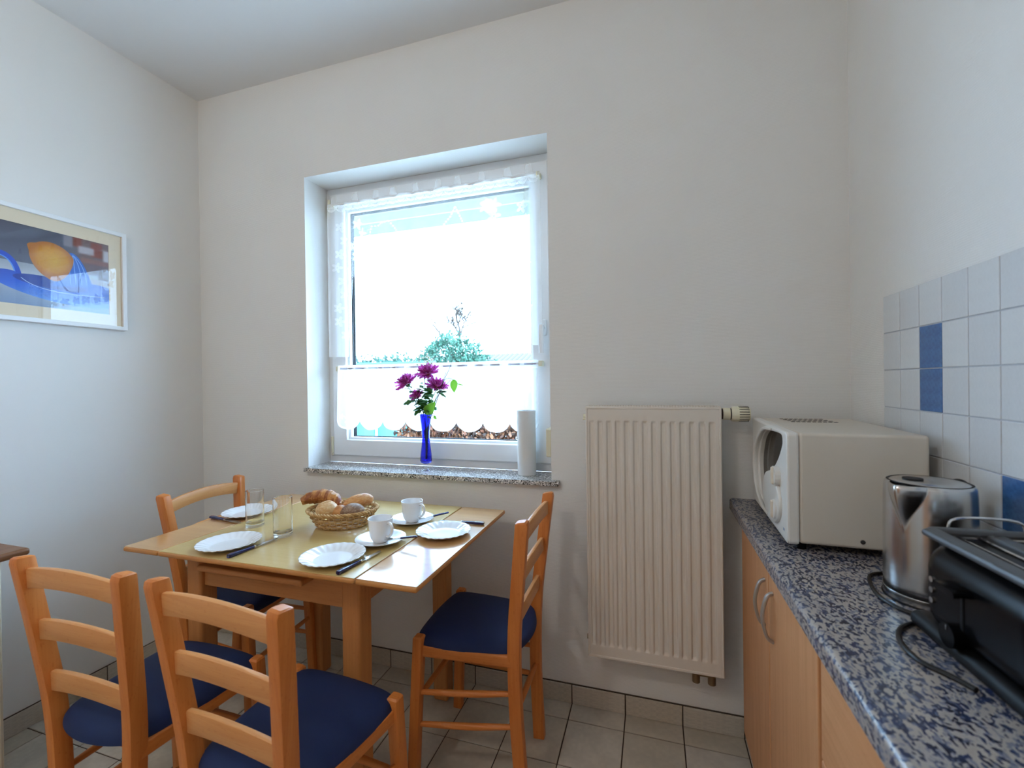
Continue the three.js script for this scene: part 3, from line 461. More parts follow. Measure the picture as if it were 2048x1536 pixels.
// ---------------------------------------------------------------- chairs
function makeChair(label) {
  const t = thing('dining_chair', label, 'chair', [0, 0, 0], 0, 'ladder-back dining chairs');
  const b = M.beech, wood = (g, ax) => grain(g, ax, rnd(), rnd());
  for (const s of [-1, 1]) {
    const pts = curve([[s * 0.112, 0, 0.162], [s * 0.124, 0.25, 0.150], [s * 0.139, 0.47, 0.152], [s * 0.157, 0.66, 0.171], [s * 0.1745, 0.832, 0.191]], 22); pts.push(V(s * 0.1752, 0.840, 0.1905), V(s * 0.1755, 0.843, 0.190));
    part('back_post', wood(sweep(pts, rsec(0.030, 0.038, 0.0035, 2), { up: V(0, 0, 1), crease: 0.5, scale: (u, i) => i === pts.length - 1 ? [0.75, 0.62] : i === pts.length - 2 ? [0.95, 0.9] : 1 }), 'y'), b, t);
    const fl = curve([[s * 0.172, 0, -0.172], [s * 0.168, 0.22, -0.162], [s * 0.163, 0.44, -0.151]], 8); fl.push(V(s * 0.163, 0.452, -0.151), V(s * 0.163, 0.457, -0.151));
    part('front_leg', wood(sweep(fl, rsec(0.032, 0.032, 0.0035, 2), { up: V(0, 0, 1), crease: 0.5, scale: (u, i) => i === fl.length - 1 ? 0.72 : i === fl.length - 2 ? 0.96 : 1 }), 'y'), b, t);
    part('seat_rail', wood(sweep([V(s * 0.16, 0.412, -0.14), V(s * 0.139, 0.412, 0.145)], rsec(0.02, 0.034, 0.004)), 'z'), b, t);
    for (const y of [0.19, 0.29]) part('stretcher', wood(sweep(curve([[s * 0.166, y - 0.008, -0.158], [s * 0.150, y + 0.004, 0.0], [s * 0.126, y + 0.016, 0.15]], 8), csec(0.009, 10), { scale: (u) => 0.82 + 0.3 * Math.sin(Math.PI * u) }), 'z'), b, t);
  }
  part('seat_rail', wood(sweep([V(-0.155, 0.412, -0.151), V(0.155, 0.412, -0.151)], rsec(0.02, 0.034, 0.004)), 'x'), b, t);
  part('seat_rail', wood(sweep([V(-0.136, 0.409, 0.125), V(0.136, 0.409, 0.125)], rsec(0.018, 0.03, 0.004)), 'x'), b, t);
  for (const [y, z, w] of [[0.25, -0.164, 0.167], [0.25, 0.151, 0.123]]) part('stretcher', wood(sweep(curve([[-w, y, z], [0, y, z], [w, y, z]], 8), csec(0.009, 10), { scale: (u) => 0.82 + 0.3 * Math.sin(Math.PI * u) }), 'x'), b, t);
  for (const [y, w, z] of [[0.793, 0.17, 0.187], [0.665, 0.158, 0.172], [0.535, 0.146, 0.158]])
    part('back_slat', wood(sweep(Array.from({ length: 17 }, (_, i) => { const q = i / 8 - 1; return V(q * w, y - 0.004 + 0.017 * (1 - q * q), z - 0.002 + 0.009 * (1 - q * q)); }), rsec(0.014, 0.047, 0.004, 2)), 'x'), M.beechPale, t);
  const N = 22, top = (u, v) => {
    const s = u * 2 - 1, q = v * 2 - 1, hw = lerp(0.166, 0.14, v) * (1 + 0.05 * (1 - q * q)) * (1 - 0.05 * Math.pow(Math.abs(q), 10));
    const z = lerp(-0.172 - 0.012 * (1 - s * s), 0.145 + 0.032 * (1 - s * s), v) * (1 - 0.04 * Math.pow(Math.abs(s), 10));
    return [s * hw, 0.426 + 0.034 * Math.sqrt(Math.max(0, (1 - Math.pow(s, 10)) * (1 - Math.pow(q, 10)))) + 0.012 * (1 - s * s) * (1 - q * q), z];
  };
  const ease = (x) => 0.5 - 0.5 * Math.cos(Math.PI * x);
  const g1 = grid(N, N, (u, v) => top(ease(1 - u), ease(v))), g2 = grid(N, N, (u, v) => { const p = top(ease(u), ease(v)); return [p[0], 0.426, p[2]]; });
  for (const g of [g1, g2]) { const p = g.attributes.position, uv = g.attributes.uv; for (let i = 0; i < p.count; i++) uv.setXY(i, p.getX(i), p.getZ(i)); }
  part('seat_cushion', merge([g1, g2]), M.navy, t, null, 'navy blue upholstered seat');
  return t;
}
const chairs = [
  [-1.265, 0.856, 0, 'beech ladder-back chair with navy seat on the table long side, next to the brown-topped cupboard'],
  [-0.803, 0.869, -0.075, 'beech ladder-back chair with navy seat on the table long side, nearer the kitchen worktop'],
  [-0.554, 0.31, 1.58, 'beech ladder-back chair with navy seat at the table end beside the radiator'],
  [-1.558, 0.332, -1.466, 'beech ladder-back chair with navy seat at the table end by the lemon picture'],
];
const chair0 = makeChair(chairs[0][3]); chair0.position.set(chairs[0][0], 0, chairs[0][1]); chair0.rotation.y = chairs[0][2];
for (const [x, z, a, label] of chairs.slice(1)) dup(chair0, [x, 0, z], a, label);

// ---------------------------------------------------------------- tableware
const TY = 0.75;
function makePlate(label) {
  const R = 0.088, nu = 96, f = (r, a) => { const sc = 1 + 0.012 * Math.abs(Math.sin(a * 12)) * sm(0.6, 1, r), fl = 0.0006 * Math.cos(a * 24) * sm(0.62, 0.8, r); return [sc, fl]; };
  const ring = [[0, 0.0035], [0.3, 0.0035], [0.55, 0.0036], [0.62, 0.0045], [0.7, 0.0085], [0.85, 0.0135], [0.97, 0.0165], [1, 0.017], [0.985, 0.0145], [0.85, 0.0105], [0.68, 0.0045], [0.6, 0], [0, 0]];
  const g = grid(nu, ring.length - 1, (u, v) => { const [r, y] = ring[Math.round(v * (ring.length - 1))], a = -u * 2 * Math.PI, [sc, fl] = f(r, a); return [R * r * sc * Math.cos(a), y + fl, R * r * sc * Math.sin(a)]; });
  g.computeVertexNormals();
  return one('plate', g, M.porcelain, label, 'plate', [0, 0, 0], 'white scalloped plates');
}
const plates = [[-1.247, 0.665, 'white scalloped plate at the table edge in front of the two tumblers'], [-0.863, 0.667, 'white scalloped plate at the table edge in front of the bread basket'], [-0.655, 0.394, 'white scalloped plate lying across the seam of the gleaming table leaf'], [-1.478, 0.39, 'white scalloped plate behind the tumbler, by the chair under the picture']];
const plate0 = makePlate(plates[0][2]); plate0.position.set(plates[0][0], TY, plates[0][1]);
for (const [x, z, l] of plates.slice(1)) dup(plate0, [x, TY, z], rr(0, 0.2), l);
function makeKnife(label, len) {                              // lies along x, handle end at -len/2
  const t = thing('table_knife', label, 'knife', [0, 0, 0], 0, 'blue handled table knives');
  const h = part('handle', sweep(curve([[-len / 2, 0.0058, 0], [-len / 2 + 0.03, 0.006, 0], [-0.002, 0.0055, 0]], 8), rsec(0.013, 0.0105, 0.004), { scale: (u) => 0.8 + 0.25 * Math.sin(Math.PI * Math.min(1, u * 1.2 + 0.2)) }), M.navyPlastic, t, null, 'navy blue handle');
  const s = shapeOf([[0, -0.006], [len * 0.36, -0.0085], [len * 0.46, -0.006], [len * 0.5, 0.001], [len * 0.46, 0.005], [0, 0.0055]]);
  part('blade', new THREE.ExtrudeGeometry(s, { depth: 0.0014, bevelEnabled: false }).rotateX(-Math.PI / 2).translate(-0.003, 0.004, 0), M.steel, t);
  part('bolster', rbox(0.006, 0.009, 0.012, 0.002, -0.003, 0.0053, 0), M.steel, t); return t;
}
const knives = [[[-1.1617, 0.7396], [-1.1495, 0.572], 'navy handled knife beside the plate in front of the tumblers'], [[-0.7812, 0.748], [-0.7639, 0.58], 'navy handled knife beside the seam near the table edge'], [[-0.5616, 0.272], [-0.732, 0.283], 'navy handled knife half hidden behind the plate on the gleaming leaf'], [[-1.5768, 0.4639], [-1.4016, 0.4843], 'navy handled knife behind the tumblers at the place under the picture']];
let knife0 = null;
for (const [a, b, l] of knives) {
  const len = Math.hypot(b[0] - a[0], b[1] - a[1]), c = [(a[0] + b[0]) / 2, TY, (a[1] + b[1]) / 2], turn = Math.atan2(-(b[1] - a[1]), b[0] - a[0]);
  if (!knife0) { knife0 = makeKnife(l, 0.171); knife0.position.set(...c); knife0.rotation.y = turn; } else dup(knife0, c, turn, l);
}
function makeCup(label) {
  const t = thing('coffee_cup', label, 'cup', [0, 0, 0], 0, 'white cups on saucers');
  part('bowl', lathe([[0, 0.001], [0.02, 0], [0.0225, 0.002], [0.029, 0.012], [0.0335, 0.028], [0.0355, 0.045], [0.0368, 0.062], [0.0385, 0.072], [0.0375, 0.0733], [0.0355, 0.071], [0.0335, 0.055], [0.031, 0.03], [0.024, 0.011], [0.012, 0.006], [0, 0.0055]], 56), M.porcelain, t);
  part('handle', sweep(curve([[0.034, 0.062, 0], [0.047, 0.064, 0], [0.057, 0.053, 0], [0.055, 0.036, 0], [0.044, 0.024, 0], [0.0325, 0.021, 0]], 24), csec(0.0036, 10, 0.0048), { up: V(0, 0, 1) }), M.porcelain, t); return t;
}
function makeSaucer(label) {
  const p = [[0, 0.003], [0.022, 0.003], [0.026, 0.0042], [0.03, 0.0045], [0.05, 0.0085], [0.068, 0.0145], [0.0765, 0.0165], [0.077, 0.0155], [0.068, 0.0115], [0.05, 0.005], [0.038, 0.0005], [0.034, 0], [0, 0]].reverse();
  return one('saucer', lathe(p, 72), M.porcelain, label, 'saucer', [0, 0, 0], 'white saucers');
}
function makeSpoon(label) {
  const t = thing('teaspoon', label, 'spoon', [0, 0, 0], 0, 'blue handled teaspoons');
  part('bowl', new THREE.SphereGeometry(1, 20, 10, 0, 6.283, Math.PI / 2, Math.PI / 2).scale(0.017, 0.005, 0.0105).translate(-0.036, 0.0055, 0), M.steel, t);
  part('neck', sweep(curve([[-0.021, 0.005, 0], [-0.005, 0.009, 0], [0.01, 0.0115, 0]], 6), rsec(0.004, 0.0022, 0.0008)), M.steel, t);
  part('handle', sweep(curve([[0.008, 0.0112, 0], [0.04, 0.0165, 0], [0.062, 0.02, 0]], 6), rsec(0.009, 0.006, 0.0025)), M.navyPlastic, t, null, 'navy blue handle'); return t;
}
const cups = [[-0.812, 0.512, -0.35, 0.30, 'between the bread basket and the table edge plate'], [-0.82, 0.307, -0.25, 0.75, 'near the window wall behind the other cup']];
{
  const c0 = makeCup('white porcelain cup ' + cups[0][4]), s0 = makeSaucer('white saucer under the cup ' + cups[0][4]), p0 = makeSpoon('teaspoon on the saucer ' + cups[0][4]);
  cups.forEach(([x, z, a, b, l], i) => {
    const c = i ? dup(c0, [0, 0, 0], 0, 'white porcelain cup ' + l) : c0, s = i ? dup(s0, [0, 0, 0], 0, 'white saucer under the cup ' + l) : s0, p = i ? dup(p0, [0, 0, 0], 0, 'teaspoon on the saucer ' + l) : p0;
    s.position.set(x, TY, z); c.position.set(x, TY + 0.0035, z); c.rotation.y = a; p.position.set(x + 0.066, TY + 0.0105, z + 0.004 - 0.02 * i); p.rotation.y = b - 0.25;
  });
}
{
  const r = 0.029, h = 0.126, p = [[0, 0], [r - 0.002, 0], [r, 0.002], [r, h - 0.001], [r - 0.0008, h], [r - 0.0018, h - 0.001], [r - 0.0022, 0.02], [r - 0.005, 0.013], [0, 0.012]];
  const t0 = one('tumbler', lathe(p, 56), M.clearGlass, 'empty straight clear tumbler nearer the plate under the picture', 'glass', [-1.337, TY, 0.489], 'clear tumblers');
  dup(t0, [-1.16, TY, 0.544], 0, 'empty straight clear tumbler nearer the bread basket');
}

// ---------------------------------------------------------------- bread basket
{
  const C = [-1.04, TY, 0.398], tilt = 0.28, b = thing('bread_basket', 'oval woven wicker basket holding bread rolls', 'basket', C, tilt);
  const wick = [0xbf945a, 0xd8b27a, 0xa0743e].map((c) => std({ color: c, roughness: 0.6 }));
  const rad = (y) => { const k = y / 0.058; return [lerp(0.083, 0.118, Math.pow(k, 0.8)), lerp(0.06, 0.092, Math.pow(k, 0.8))]; };
  const P = (a, y, d) => { const [rx, rz] = rad(y); return V((rx + d) * Math.cos(a), y, (rz + d) * Math.sin(a)); };
  const NS = 33, stakes = [];
  for (let k = 0; k < NS; k++) for (const o of [-0.022, 0.022]) { const a = k / NS * 6.2832 + o; stakes.push(sweep([0.002, 0.015, 0.03, 0.045, 0.058].map((y) => P(a, y, 0)), csec(0.0013, 5), { up: V(Math.cos(a), 0, Math.sin(a)) })); }
  part('stakes', merge(stakes), wick[1], b).userData.kind = 'stuff';
  for (let row = 0; row < 7; row++) {
    const y = 0.005 + row * 0.0072, n = NS * 6, pts = []; for (let i = 0; i < n; i++) { const a = i / n * 6.2832; pts.push(P(a, y + 0.001 * Math.sin(a * 5 + row), 0.0034 * Math.sin(a * NS / 2 * 1.0 + row * Math.PI))); }
    part('weaver', sweep(pts, csec(0.0015, 5, 0.0021), { closed: true }), wick[row % 3], b);
  }
  for (const ph of [0, 2.09, 4.19]) { const pts = []; for (let i = 0; i < 260; i++) { const a = i / 260 * 6.2832; pts.push(P(a, 0.057 + 0.0042 * Math.sin(a * 22 + ph), 0.0042 * Math.cos(a * 22 + ph))); } part('rim_braid', sweep(pts, csec(0.0029, 6), { closed: true }), wick[ph > 3 ? 0 : 1], b); }
  part('base', new THREE.CylinderGeometry(1, 1, 0.004, 48).scale(0.084, 1, 0.061).translate(0, 0.002, 0), wick[2], b);
  const crust = (c0, c1, s, fl) => { const t = tex(256, 256, (u, v) => { const n = 0.6 * noise(u, v, 9, 9, s) + 0.4 * noise(u, v, 34, 34, s + 1); let c = mixc(c0, c1, sm(0.25, 0.75, n)); if (fl && noise(u, v, 50, 50, s + 2) > fl) c = mixc(c, [0.95, 0.9, 0.82], 0.28); return c; }); t.repeat.set(1, 1); return phy({ map: t, roughness: 0.5, clearcoat: 0.15, clearcoatRoughness: 0.4 }); };
  const roll = (rx, ry, rz, bump, cut, s) => { const g = new THREE.SphereGeometry(1, 44, 28), p = g.attributes.position; for (let i = 0; i < p.count; i++) { let x = p.getX(i), y = p.getY(i), z = p.getZ(i); const n = 1 + bump * (Math.sin(x * 5 + s) * Math.cos(z * 4 + s * 2) + 0.5 * Math.sin(y * 9 + x * 7)); const groove = y > 0 && cut ? 1 - cut * Math.exp(-Math.pow((z + 0.25 * Math.sin(x * 2.5)) / 0.1, 2)) * (1 - x * x) : 1; p.setXYZ(i, x * rx * n, (y > 0 ? y * ry : y * ry * 0.75) * n * groove, z * rz * n); } g.computeVertexNormals(); return g; };
  const put = (name, label, g, m, x, y, z, e) => { const o = one(name, g, m, label, 'bread', [x, y, z], 'bread in the wicker basket'); o.rotation.set(...e); return o; };
  put('bread_roll', 'round pale floury roll lying foremost in the basket', roll(0.038, 0.029, 0.034, 0.03, 0.13, 1), crust(hex3(0xd8a468), hex3(0xeccb96), 3, 0.72), -1.076, 0.811, 0.436, [0.2, 0.3, -0.05]);
  put('bread_roll', 'long golden roll resting against the rear basket rim', roll(0.054, 0.029, 0.033, 0.02, 0.12, 2), crust(hex3(0xc98245), hex3(0xe0a562), 13, 0.7), -0.992, 0.826, 0.378, [-0.1, 0.5, 0.3]);
  put('bread_roll', 'dark rye roll beside the pale floury roll', roll(0.04, 0.027, 0.032, 0.025, 0, 3), crust(hex3(0x7d5a40), hex3(0x9b7c62), 23, 0.66), -0.979, 0.810, 0.428, [0.1, 0.35, 0.1]);
  put('bread_roll', 'small golden roll half hidden between the other rolls', roll(0.03, 0.024, 0.028, 0.02, 0, 4), crust(hex3(0xc07a40), hex3(0xd89a5c), 33, 0), -1.028, 0.803, 0.424, [0, 0.2, 0]);
  // croissant: a tapering bent body with raised rolled bands
  const body = curve([[-0.072, 0.004, 0.022], [-0.045, 0.014, 0.004], [0, 0.018, -0.006], [0.042, 0.010, 0.002], [0.066, -0.004, 0.02]], 64);
  const g = sweep(body, csec(1, 24), { crease: 1.2, scale: (u) => { const k = 0.009 + 0.0165 * Math.pow(Math.sin(Math.PI * clamp(u * 0.94 + 0.03)), 0.8), f = (u * 7) % 1; const step = 1 + 0.16 * (1 - f) - 0.05; return [k * step, k * step * 0.95]; } });
  const cg = grain(g, 'x'); { const p = cg.attributes.position, uv = cg.attributes.uv; for (let i = 0; i < p.count; i++) uv.setXY(i, p.getX(i) * 7, p.getY(i) * 6 + p.getZ(i) * 3); }
  const cr = crust(hex3(0x96501f), hex3(0xd99a52), 53, 0);
  const co = put('croissant', 'golden brown croissant overhanging the basket rim', cg, cr, -1.126, 0.823, 0.392, [0.05, 0.2, -0.05]);
}

// ---------------------------------------------------------------- window sill: vase, flowers, paper towel
{
  const vx = -0.955, vz = -0.05, vy = 0.858;
  const vase = thing('flower_vase', 'slender cobalt blue glass vase on a clear foot', 'vase', [vx, vy, vz]);
  part('foot', lathe([[0, 0], [0.021, 0], [0.0215, 0.0015], [0.014, 0.005], [0.006, 0.012], [0.005, 0.022], [0.008, 0.029], [0, 0.0305]], 32), M.thinGlass, vase, null, 'clear glass foot and stem');
  const out = [[0, 0.0308], [0.012, 0.031], [0.0225, 0.036], [0.0262, 0.044], [0.0245, 0.07], [0.0195, 0.11], [0.0162, 0.142], [0.0172, 0.17], [0.0215, 0.21], [0.0265, 0.248]], inn = out.slice(3).reverse().map(([r, y], i) => [r - 0.0022, y + (i === 0 ? 0.0005 : 0)]);
  part('bowl', lathe([...out, ...inn, [0.014, 0.041], [0, 0.039]], 40), M.blueGlass, vase);
  const green = std({ color: 0x35702f, roughness: 0.6, side: THREE.DoubleSide }), lime = phy({ color: 0x7fc23c, roughness: 0.6, transmission: 0.35, thickness: 0, side: THREE.DoubleSide }), twigM = std({ color: 0x2a1c18, roughness: 0.8 });
  const petalM = [0xc244a0, 0xd864ba, 0xac388e].map((c) => phy({ color: c, roughness: 0.65, transmission: 0.45, thickness: 0, side: THREE.DoubleSide }));
  const petalG = grid(4, 6, (u, v) => { const w = 0.0042 * Math.pow(Math.sin(Math.PI * (0.12 + 0.85 * v)), 0.7), s = (u - 0.5) * 2; return [s * w, 0.003 * s * s + 0.0035 * v * v, 0.004 + 0.024 * v]; });
  const leafSmall = grid(4, 6, (u, v) => { const w = 0.008 * Math.sin(Math.PI * (0.05 + 0.93 * v)) * (1 + 0.25 * Math.cos(v * 24)), s = (u - 0.5) * 2; return [s * w, 0.002 * s * s - 0.005 * v * v, 0.028 * v]; });
  const stem = (t, end, r = 0.0014) => { const pts = curve([[rr(-0.006, 0.006), 0.05, rr(-0.006, 0.006)], [end[0] * 0.12, 0.2, 0.003], [end[0] * 0.45, lerp(0.25, end[1], 0.45), end[2] * 0.5], end], 14); part('stem', sweep(pts, csec(r, 6)), green, t); return pts; };
  const leafAt = (t, p, size, m = green, g = leafSmall) => { const l = part('leaf', g, m, t, [p.x, p.y, p.z]); l.rotation.set(rr(-0.9, 0.7), rr(0, 6.28), rr(-0.4, 0.4)); l.scale.setScalar(size); };
  const heads = [[-0.0755, 0.384, 0.012, 1, 0.25, 'magenta chrysanthemum leaning out on the side away from the twigs'], [0.022, 0.424, 0.0, 1, -0.1, 'topmost magenta chrysanthemum just below the small white daisies'], [0.058, 0.366, -0.008, 0.95, -0.6, 'magenta chrysanthemum behind the bare twigs'], [-0.02, 0.329, 0.022, 0.62, 0.1, 'smallest magenta chrysanthemum low above the vase']];
  for (const [x, y, z0, s, a, label] of heads) {
    const z = z0 + 0.012;
    const t = thing('chrysanthemum', label, 'flower', [vx, vy, vz], 0, 'flowers in the blue vase');
    const pts = stem(t, [x, y - 0.008, z]);
    const head = new THREE.Group(); head.name = 'flower_head'; t.add(head); head.position.set(x, y, z); head.rotation.set(0.75, -a, a * 0.9); head.scale.setScalar(s * 2.0);
    part('centre', new THREE.SphereGeometry(0.0062, 14, 8).scale(1, 0.6, 1).translate(0, 0.002, 0), std({ color: 0xa8842a, roughness: 0.9 }), head);
    for (let L = 0; L < 3; L++) for (let k = 0; k < 15 - L * 2; k++) { const q = part('petal', petalG, petalM[(k + L) % 3], head); q.rotation.order = 'YXZ'; q.rotation.set(-0.12 - 0.42 * L + rr(-0.14, 0.14), k / (15 - L * 2) * 6.283 + L * 0.2 + rr(-0.08, 0.08), rr(-0.2, 0.2)); q.scale.setScalar(rr(0.88, 1.08) * (1 - 0.14 * L)); }
    part('calyx', new THREE.SphereGeometry(0.006, 10, 8).translate(0, -0.003, 0), green, head);
    for (let k = 0; k < 24; k++) { const p = pts[4 + Math.floor(rnd() * 10)].clone().add(V(rr(-0.024, 0.024), rr(-0.008, 0.008), rr(-0.014, 0.014))); p.y = Math.max(p.y, 0.262 + 0.02 * rnd()); leafAt(t, p, rr(0.9, 1.7)); }
  }
  {
    const t = thing('daisy_sprig', 'sprig of tiny white daisies with greenish centres above the chrysanthemums', 'flower', [vx, vy, vz], 0, 'flowers in the blue vase');
    const pts = stem(t, [-0.005, 0.42, -0.006]), wm = phy({ color: 0xf6f6ee, roughness: 0.7, transmission: 0.3, thickness: 0, side: THREE.DoubleSide }), cm = std({ color: 0x9a9a2e, roughness: 0.8 });
    const wp = grid(2, 3, (u, v) => [(u - 0.5) * 0.0034 * Math.sin(Math.PI * (0.2 + 0.7 * v)), 0.0004 * v, 0.0015 + 0.0065 * v]), flowerG = merge(Array.from({ length: 11 }, (_, k) => wp.clone().rotateY(k / 11 * 6.283)));
    const spots = [[-0.03, 0.505], [-0.012, 0.497], [0.004, 0.502], [0.02, 0.496], [0.03, 0.486], [-0.024, 0.482], [-0.006, 0.48], [0.012, 0.478], [-0.034, 0.466], [-0.014, 0.465], [0.006, 0.463], [0.022, 0.468], [-0.03, 0.445], [-0.046, 0.43], [-0.035, 0.418], [0.036, 0.47]];
    for (const [x, y] of spots) {
      const z = rr(-0.02, 0.01); part('stem', sweep(curve([[-0.005 + x * 0.15, 0.418, -0.006], [x * 0.7, lerp(0.42, y, 0.6), z], [x, y, z]], 6), csec(0.0006, 5)), green, t);
      const f = part('daisy', flowerG, wm, t, [x, y, z]); f.rotation.set(rr(0.5, 1.3), rr(-0.6, 0.6), 0); f.scale.setScalar(rr(0.95, 1.25)); part('centre', new THREE.SphereGeometry(0.0022, 8, 6).scale(1, 0.6, 1).translate(0, 0.0008, 0), cm, f);
    }
    for (let k = 0; k < 14; k++) leafAt(t, pts[6 + Math.floor(rnd() * 8)].clone().add(V(rr(-0.02, 0.02), 0, rr(-0.012, 0.012))), rr(0.6, 1.2));
  }
  for (const [path, label] of [[[[0.004, 0.05, 0], [0.02, 0.2, 0.01], [0.06, 0.3, 0.015], [0.10, 0.40, 0.012], [0.126, 0.452, 0.01], [0.141, 0.50, 0.008]], 'tallest bare dark twig leaning out of the vase'], [[[0.0, 0.05, 0.004], [0.018, 0.2, 0.015], [0.05, 0.29, 0.02], [0.09, 0.355, 0.02], [0.132, 0.397, 0.018]], 'dark twig reaching toward the hanging lime green leaf']]) {
    const t = thing('twig', label, 'twig', [vx, vy, vz], 0, 'flowers in the blue vase'); part('shoot', sweep(curve(path, 20), csec(0.0014, 6), { scale: (u) => 1.2 - 0.5 * u }), twigM, t);
    if (path.length === 6) part('side_shoot', sweep(curve([[0.075, 0.335, 0.014], [0.095, 0.40, 0.01], [0.105, 0.43, 0.006]], 8), csec(0.001, 5)), twigM, t);
  }
  const bigLeaf = grid(8, 14, (u, v) => { const w = 0.019 * Math.pow(Math.sin(Math.PI * (0.03 + 0.95 * Math.pow(v, 0.75))), 0.9), s = (u - 0.5) * 2; return [s * w, 0.006 * s * s + 0.01 * Math.sin(v * 2), 0.066 * v]; });
  const leafy = [['thin stalk arching over with a hanging lime green leaf and tip', [[0, 0.05, -0.004], [0.02, 0.22, 0.012], [0.07, 0.34, 0.016], [0.105, 0.40, 0.014], [0.132, 0.402, 0.014], [0.165, 0.378, 0.014]], [0.146, 0.398, 0.014], [1.45, 0.1, -0.25], 0.85], ['broad lime green leaf curling over the vase rim', [[0, 0.05, 0.006], [0.012, 0.2, 0.012], [0.022, 0.25, 0.018], [0.028, 0.258, 0.022]], [0.014, 0.252, 0.026], [-0.25, 1.05, 0.75], 1.15], ['small folded green leaf hanging below the vase rim', [[0.004, 0.05, 0.006], [0.016, 0.2, 0.018], [0.03, 0.252, 0.03], [0.055, 0.244, 0.032], [0.066, 0.236, 0.032]], [0.058, 0.243, 0.032], [1.2, 0.9, 0.2], 0.36]];
  for (const [label, path, lp, lr, ls] of leafy) {
    const t = thing('leaf_spray', label, 'leaf', [vx, vy, vz], 0, 'flowers in the blue vase'); part('stalk', sweep(curve(path, 18), csec(0.0011, 6)), green, t);
    const l = part('leaf', bigLeaf, lime, t, lp); l.rotation.set(...lr); l.scale.setScalar(ls);
    if (ls === 1.15) l.quaternion.setFromRotationMatrix(new THREE.Matrix4().makeBasis(V(-0.70, 0.66, 0.28), V(0.2, -0.2, 0.96), V(0.69, 0.72, 0)));
    if (ls === 0.85) { const q = part('leaf_tip', bigLeaf, lime, t, [0.165, 0.378, 0.014]); q.rotation.set(0.75, 1.15, 0.3); q.scale.set(0.16, 0.5, 0.55); }
  }
  // paper towel roll
  const r = thing('paper_towel_roll', 'upright white roll of kitchen paper on the granite sill', 'paper roll', [-0.503, vy, -0.078]);
  part('paper', lathe([[0.0185, 0], [0.0375, 0], [0.0385, 0.002], [0.0385, 0.264], [0.0375, 0.266], [0.0185, 0.266], [0.0185, 0]], 56), M.towel, r);
  part('core', lathe([[0.0165, 0.0005], [0.0186, 0.0005], [0.0186, 0.2655], [0.0165, 0.2655], [0.0165, 0.0005]], 32), std({ color: 0xb09a7c, roughness: 0.95 }), r);
}

// ---------------------------------------------------------------- kitchen units
const WT = 0.828;
{
  const sec = new THREE.Shape(); const x0 = 0.25, x1 = XR, y0 = WT - 0.038, rr0 = 0.011;
  sec.moveTo(x1, y0); sec.lineTo(x1, WT); sec.lineTo(x0 + rr0, WT); sec.absarc(x0 + rr0, WT - rr0, rr0, Math.PI / 2, Math.PI, false); sec.lineTo(x0, y0 + 0.004); sec.absarc(x0 + 0.004, y0 + 0.004, 0.004, Math.PI, 1.5 * Math.PI, false); sec.closePath();
  const g = new THREE.ExtrudeGeometry(sec, { depth: 2.14, bevelEnabled: false, curveSegments: 8 });
  one('kitchen_worktop', grain(g, 'z'), M.worktop, 'blue and grey mottled laminate kitchen worktop', 'worktop');
  const handle = (parent, z, yc, len) => { const m = merge([sweep(curve([[-0.0, yc - len / 2, z], [-0.012, yc - len / 2 + 0.008, z], [-0.021, yc - len * 0.2, z], [-0.024, yc, z], [-0.021, yc + len * 0.2, z], [-0.012, yc + len / 2 - 0.008, z], [0, yc + len / 2, z]], 30), rsec(0.014, 0.0075, 0.003), { up: V(1, 0, 0), scale: (u) => [0.6 + 0.4 * Math.sin(Math.PI * u), 1] })]); part('handle', m, M.handleMetal, parent, null, 'bow shaped metal handle'); };
  const doorX = 0.268, unit = (name, label, za, zb) => { const c = thing(name, label, 'cabinet', [doorX, 0, za]); const w = zb - za; part('carcass', merge([span(0.02, XR - doorX - 0.012, 0.1, WT - 0.04, 0, 0.016), span(0.02, XR - doorX - 0.012, 0.1, WT - 0.04, w - 0.016, w), span(0.02, XR - doorX - 0.012, 0.1, 0.116, 0, w), span(XR - doorX - 0.02, XR - doorX - 0.012, 0.1, WT - 0.04, 0, w), span(0.02, XR - doorX - 0.012, WT - 0.06, WT - 0.04, 0, w)]), M.cabinetEdge, c); part('plinth', span(0.05, 0.066, 0, 0.1, 0, w), M.cabinetEdge, c); return [c, w]; };
  {
    const [c, w] = unit('base_cabinet', 'beech base cabinet with two doors under the microwave', 0.116, 0.816);
    for (const [a, b, hz] of [[0.001, w / 2 - 0.002, w / 2 - 0.036], [w / 2 + 0.002, w - 0.004, w / 2 + 0.044]]) { const d = part('door', grain(rspan(0, 0.018, 0.105, WT - 0.043, a, b, 0.0025), 'y', rnd(), rnd()), M.cabinet, c); handle(d, hz, 0.671, 0.118); }
  }
  for (const [za, zb, l] of [[0.822, 1.422, 'beech base cabinet with a drawer under the toaster'], [1.428, 2.128, 'beech base cabinet with a drawer at the far end of the worktop from the window']]) {
    const [c, w] = unit('drawer_cabinet', l, za, zb);
    const dr = part('drawer', grain(rspan(0, 0.018, 0.593, WT - 0.043, 0.004, w - 0.002, 0.0025), 'z', rnd(), rnd()), M.cabinet, c);
    part('handle', sweep(curve([[0, 0.66, w / 2 - 0.06 - 0.12], [-0.028, 0.66, w / 2 - 0.04 - 0.12], [-0.031, 0.66, w / 2 - 0.12], [-0.028, 0.66, w / 2 + 0.04 - 0.12], [0, 0.66, w / 2 + 0.06 - 0.12]], 24), rsec(0.005, 0.011, 0.002), { up: V(0, 1, 0) }), M.handleMetal, dr, null, 'bow shaped metal handle');
    const d = part('door', grain(rspan(0, 0.018, 0.105, 0.589, 0.004, w - 0.002, 0.0025), 'y', rnd(), rnd()), M.cabinet, c); handle(d, 0.06, 0.47, 0.118);
  }
}
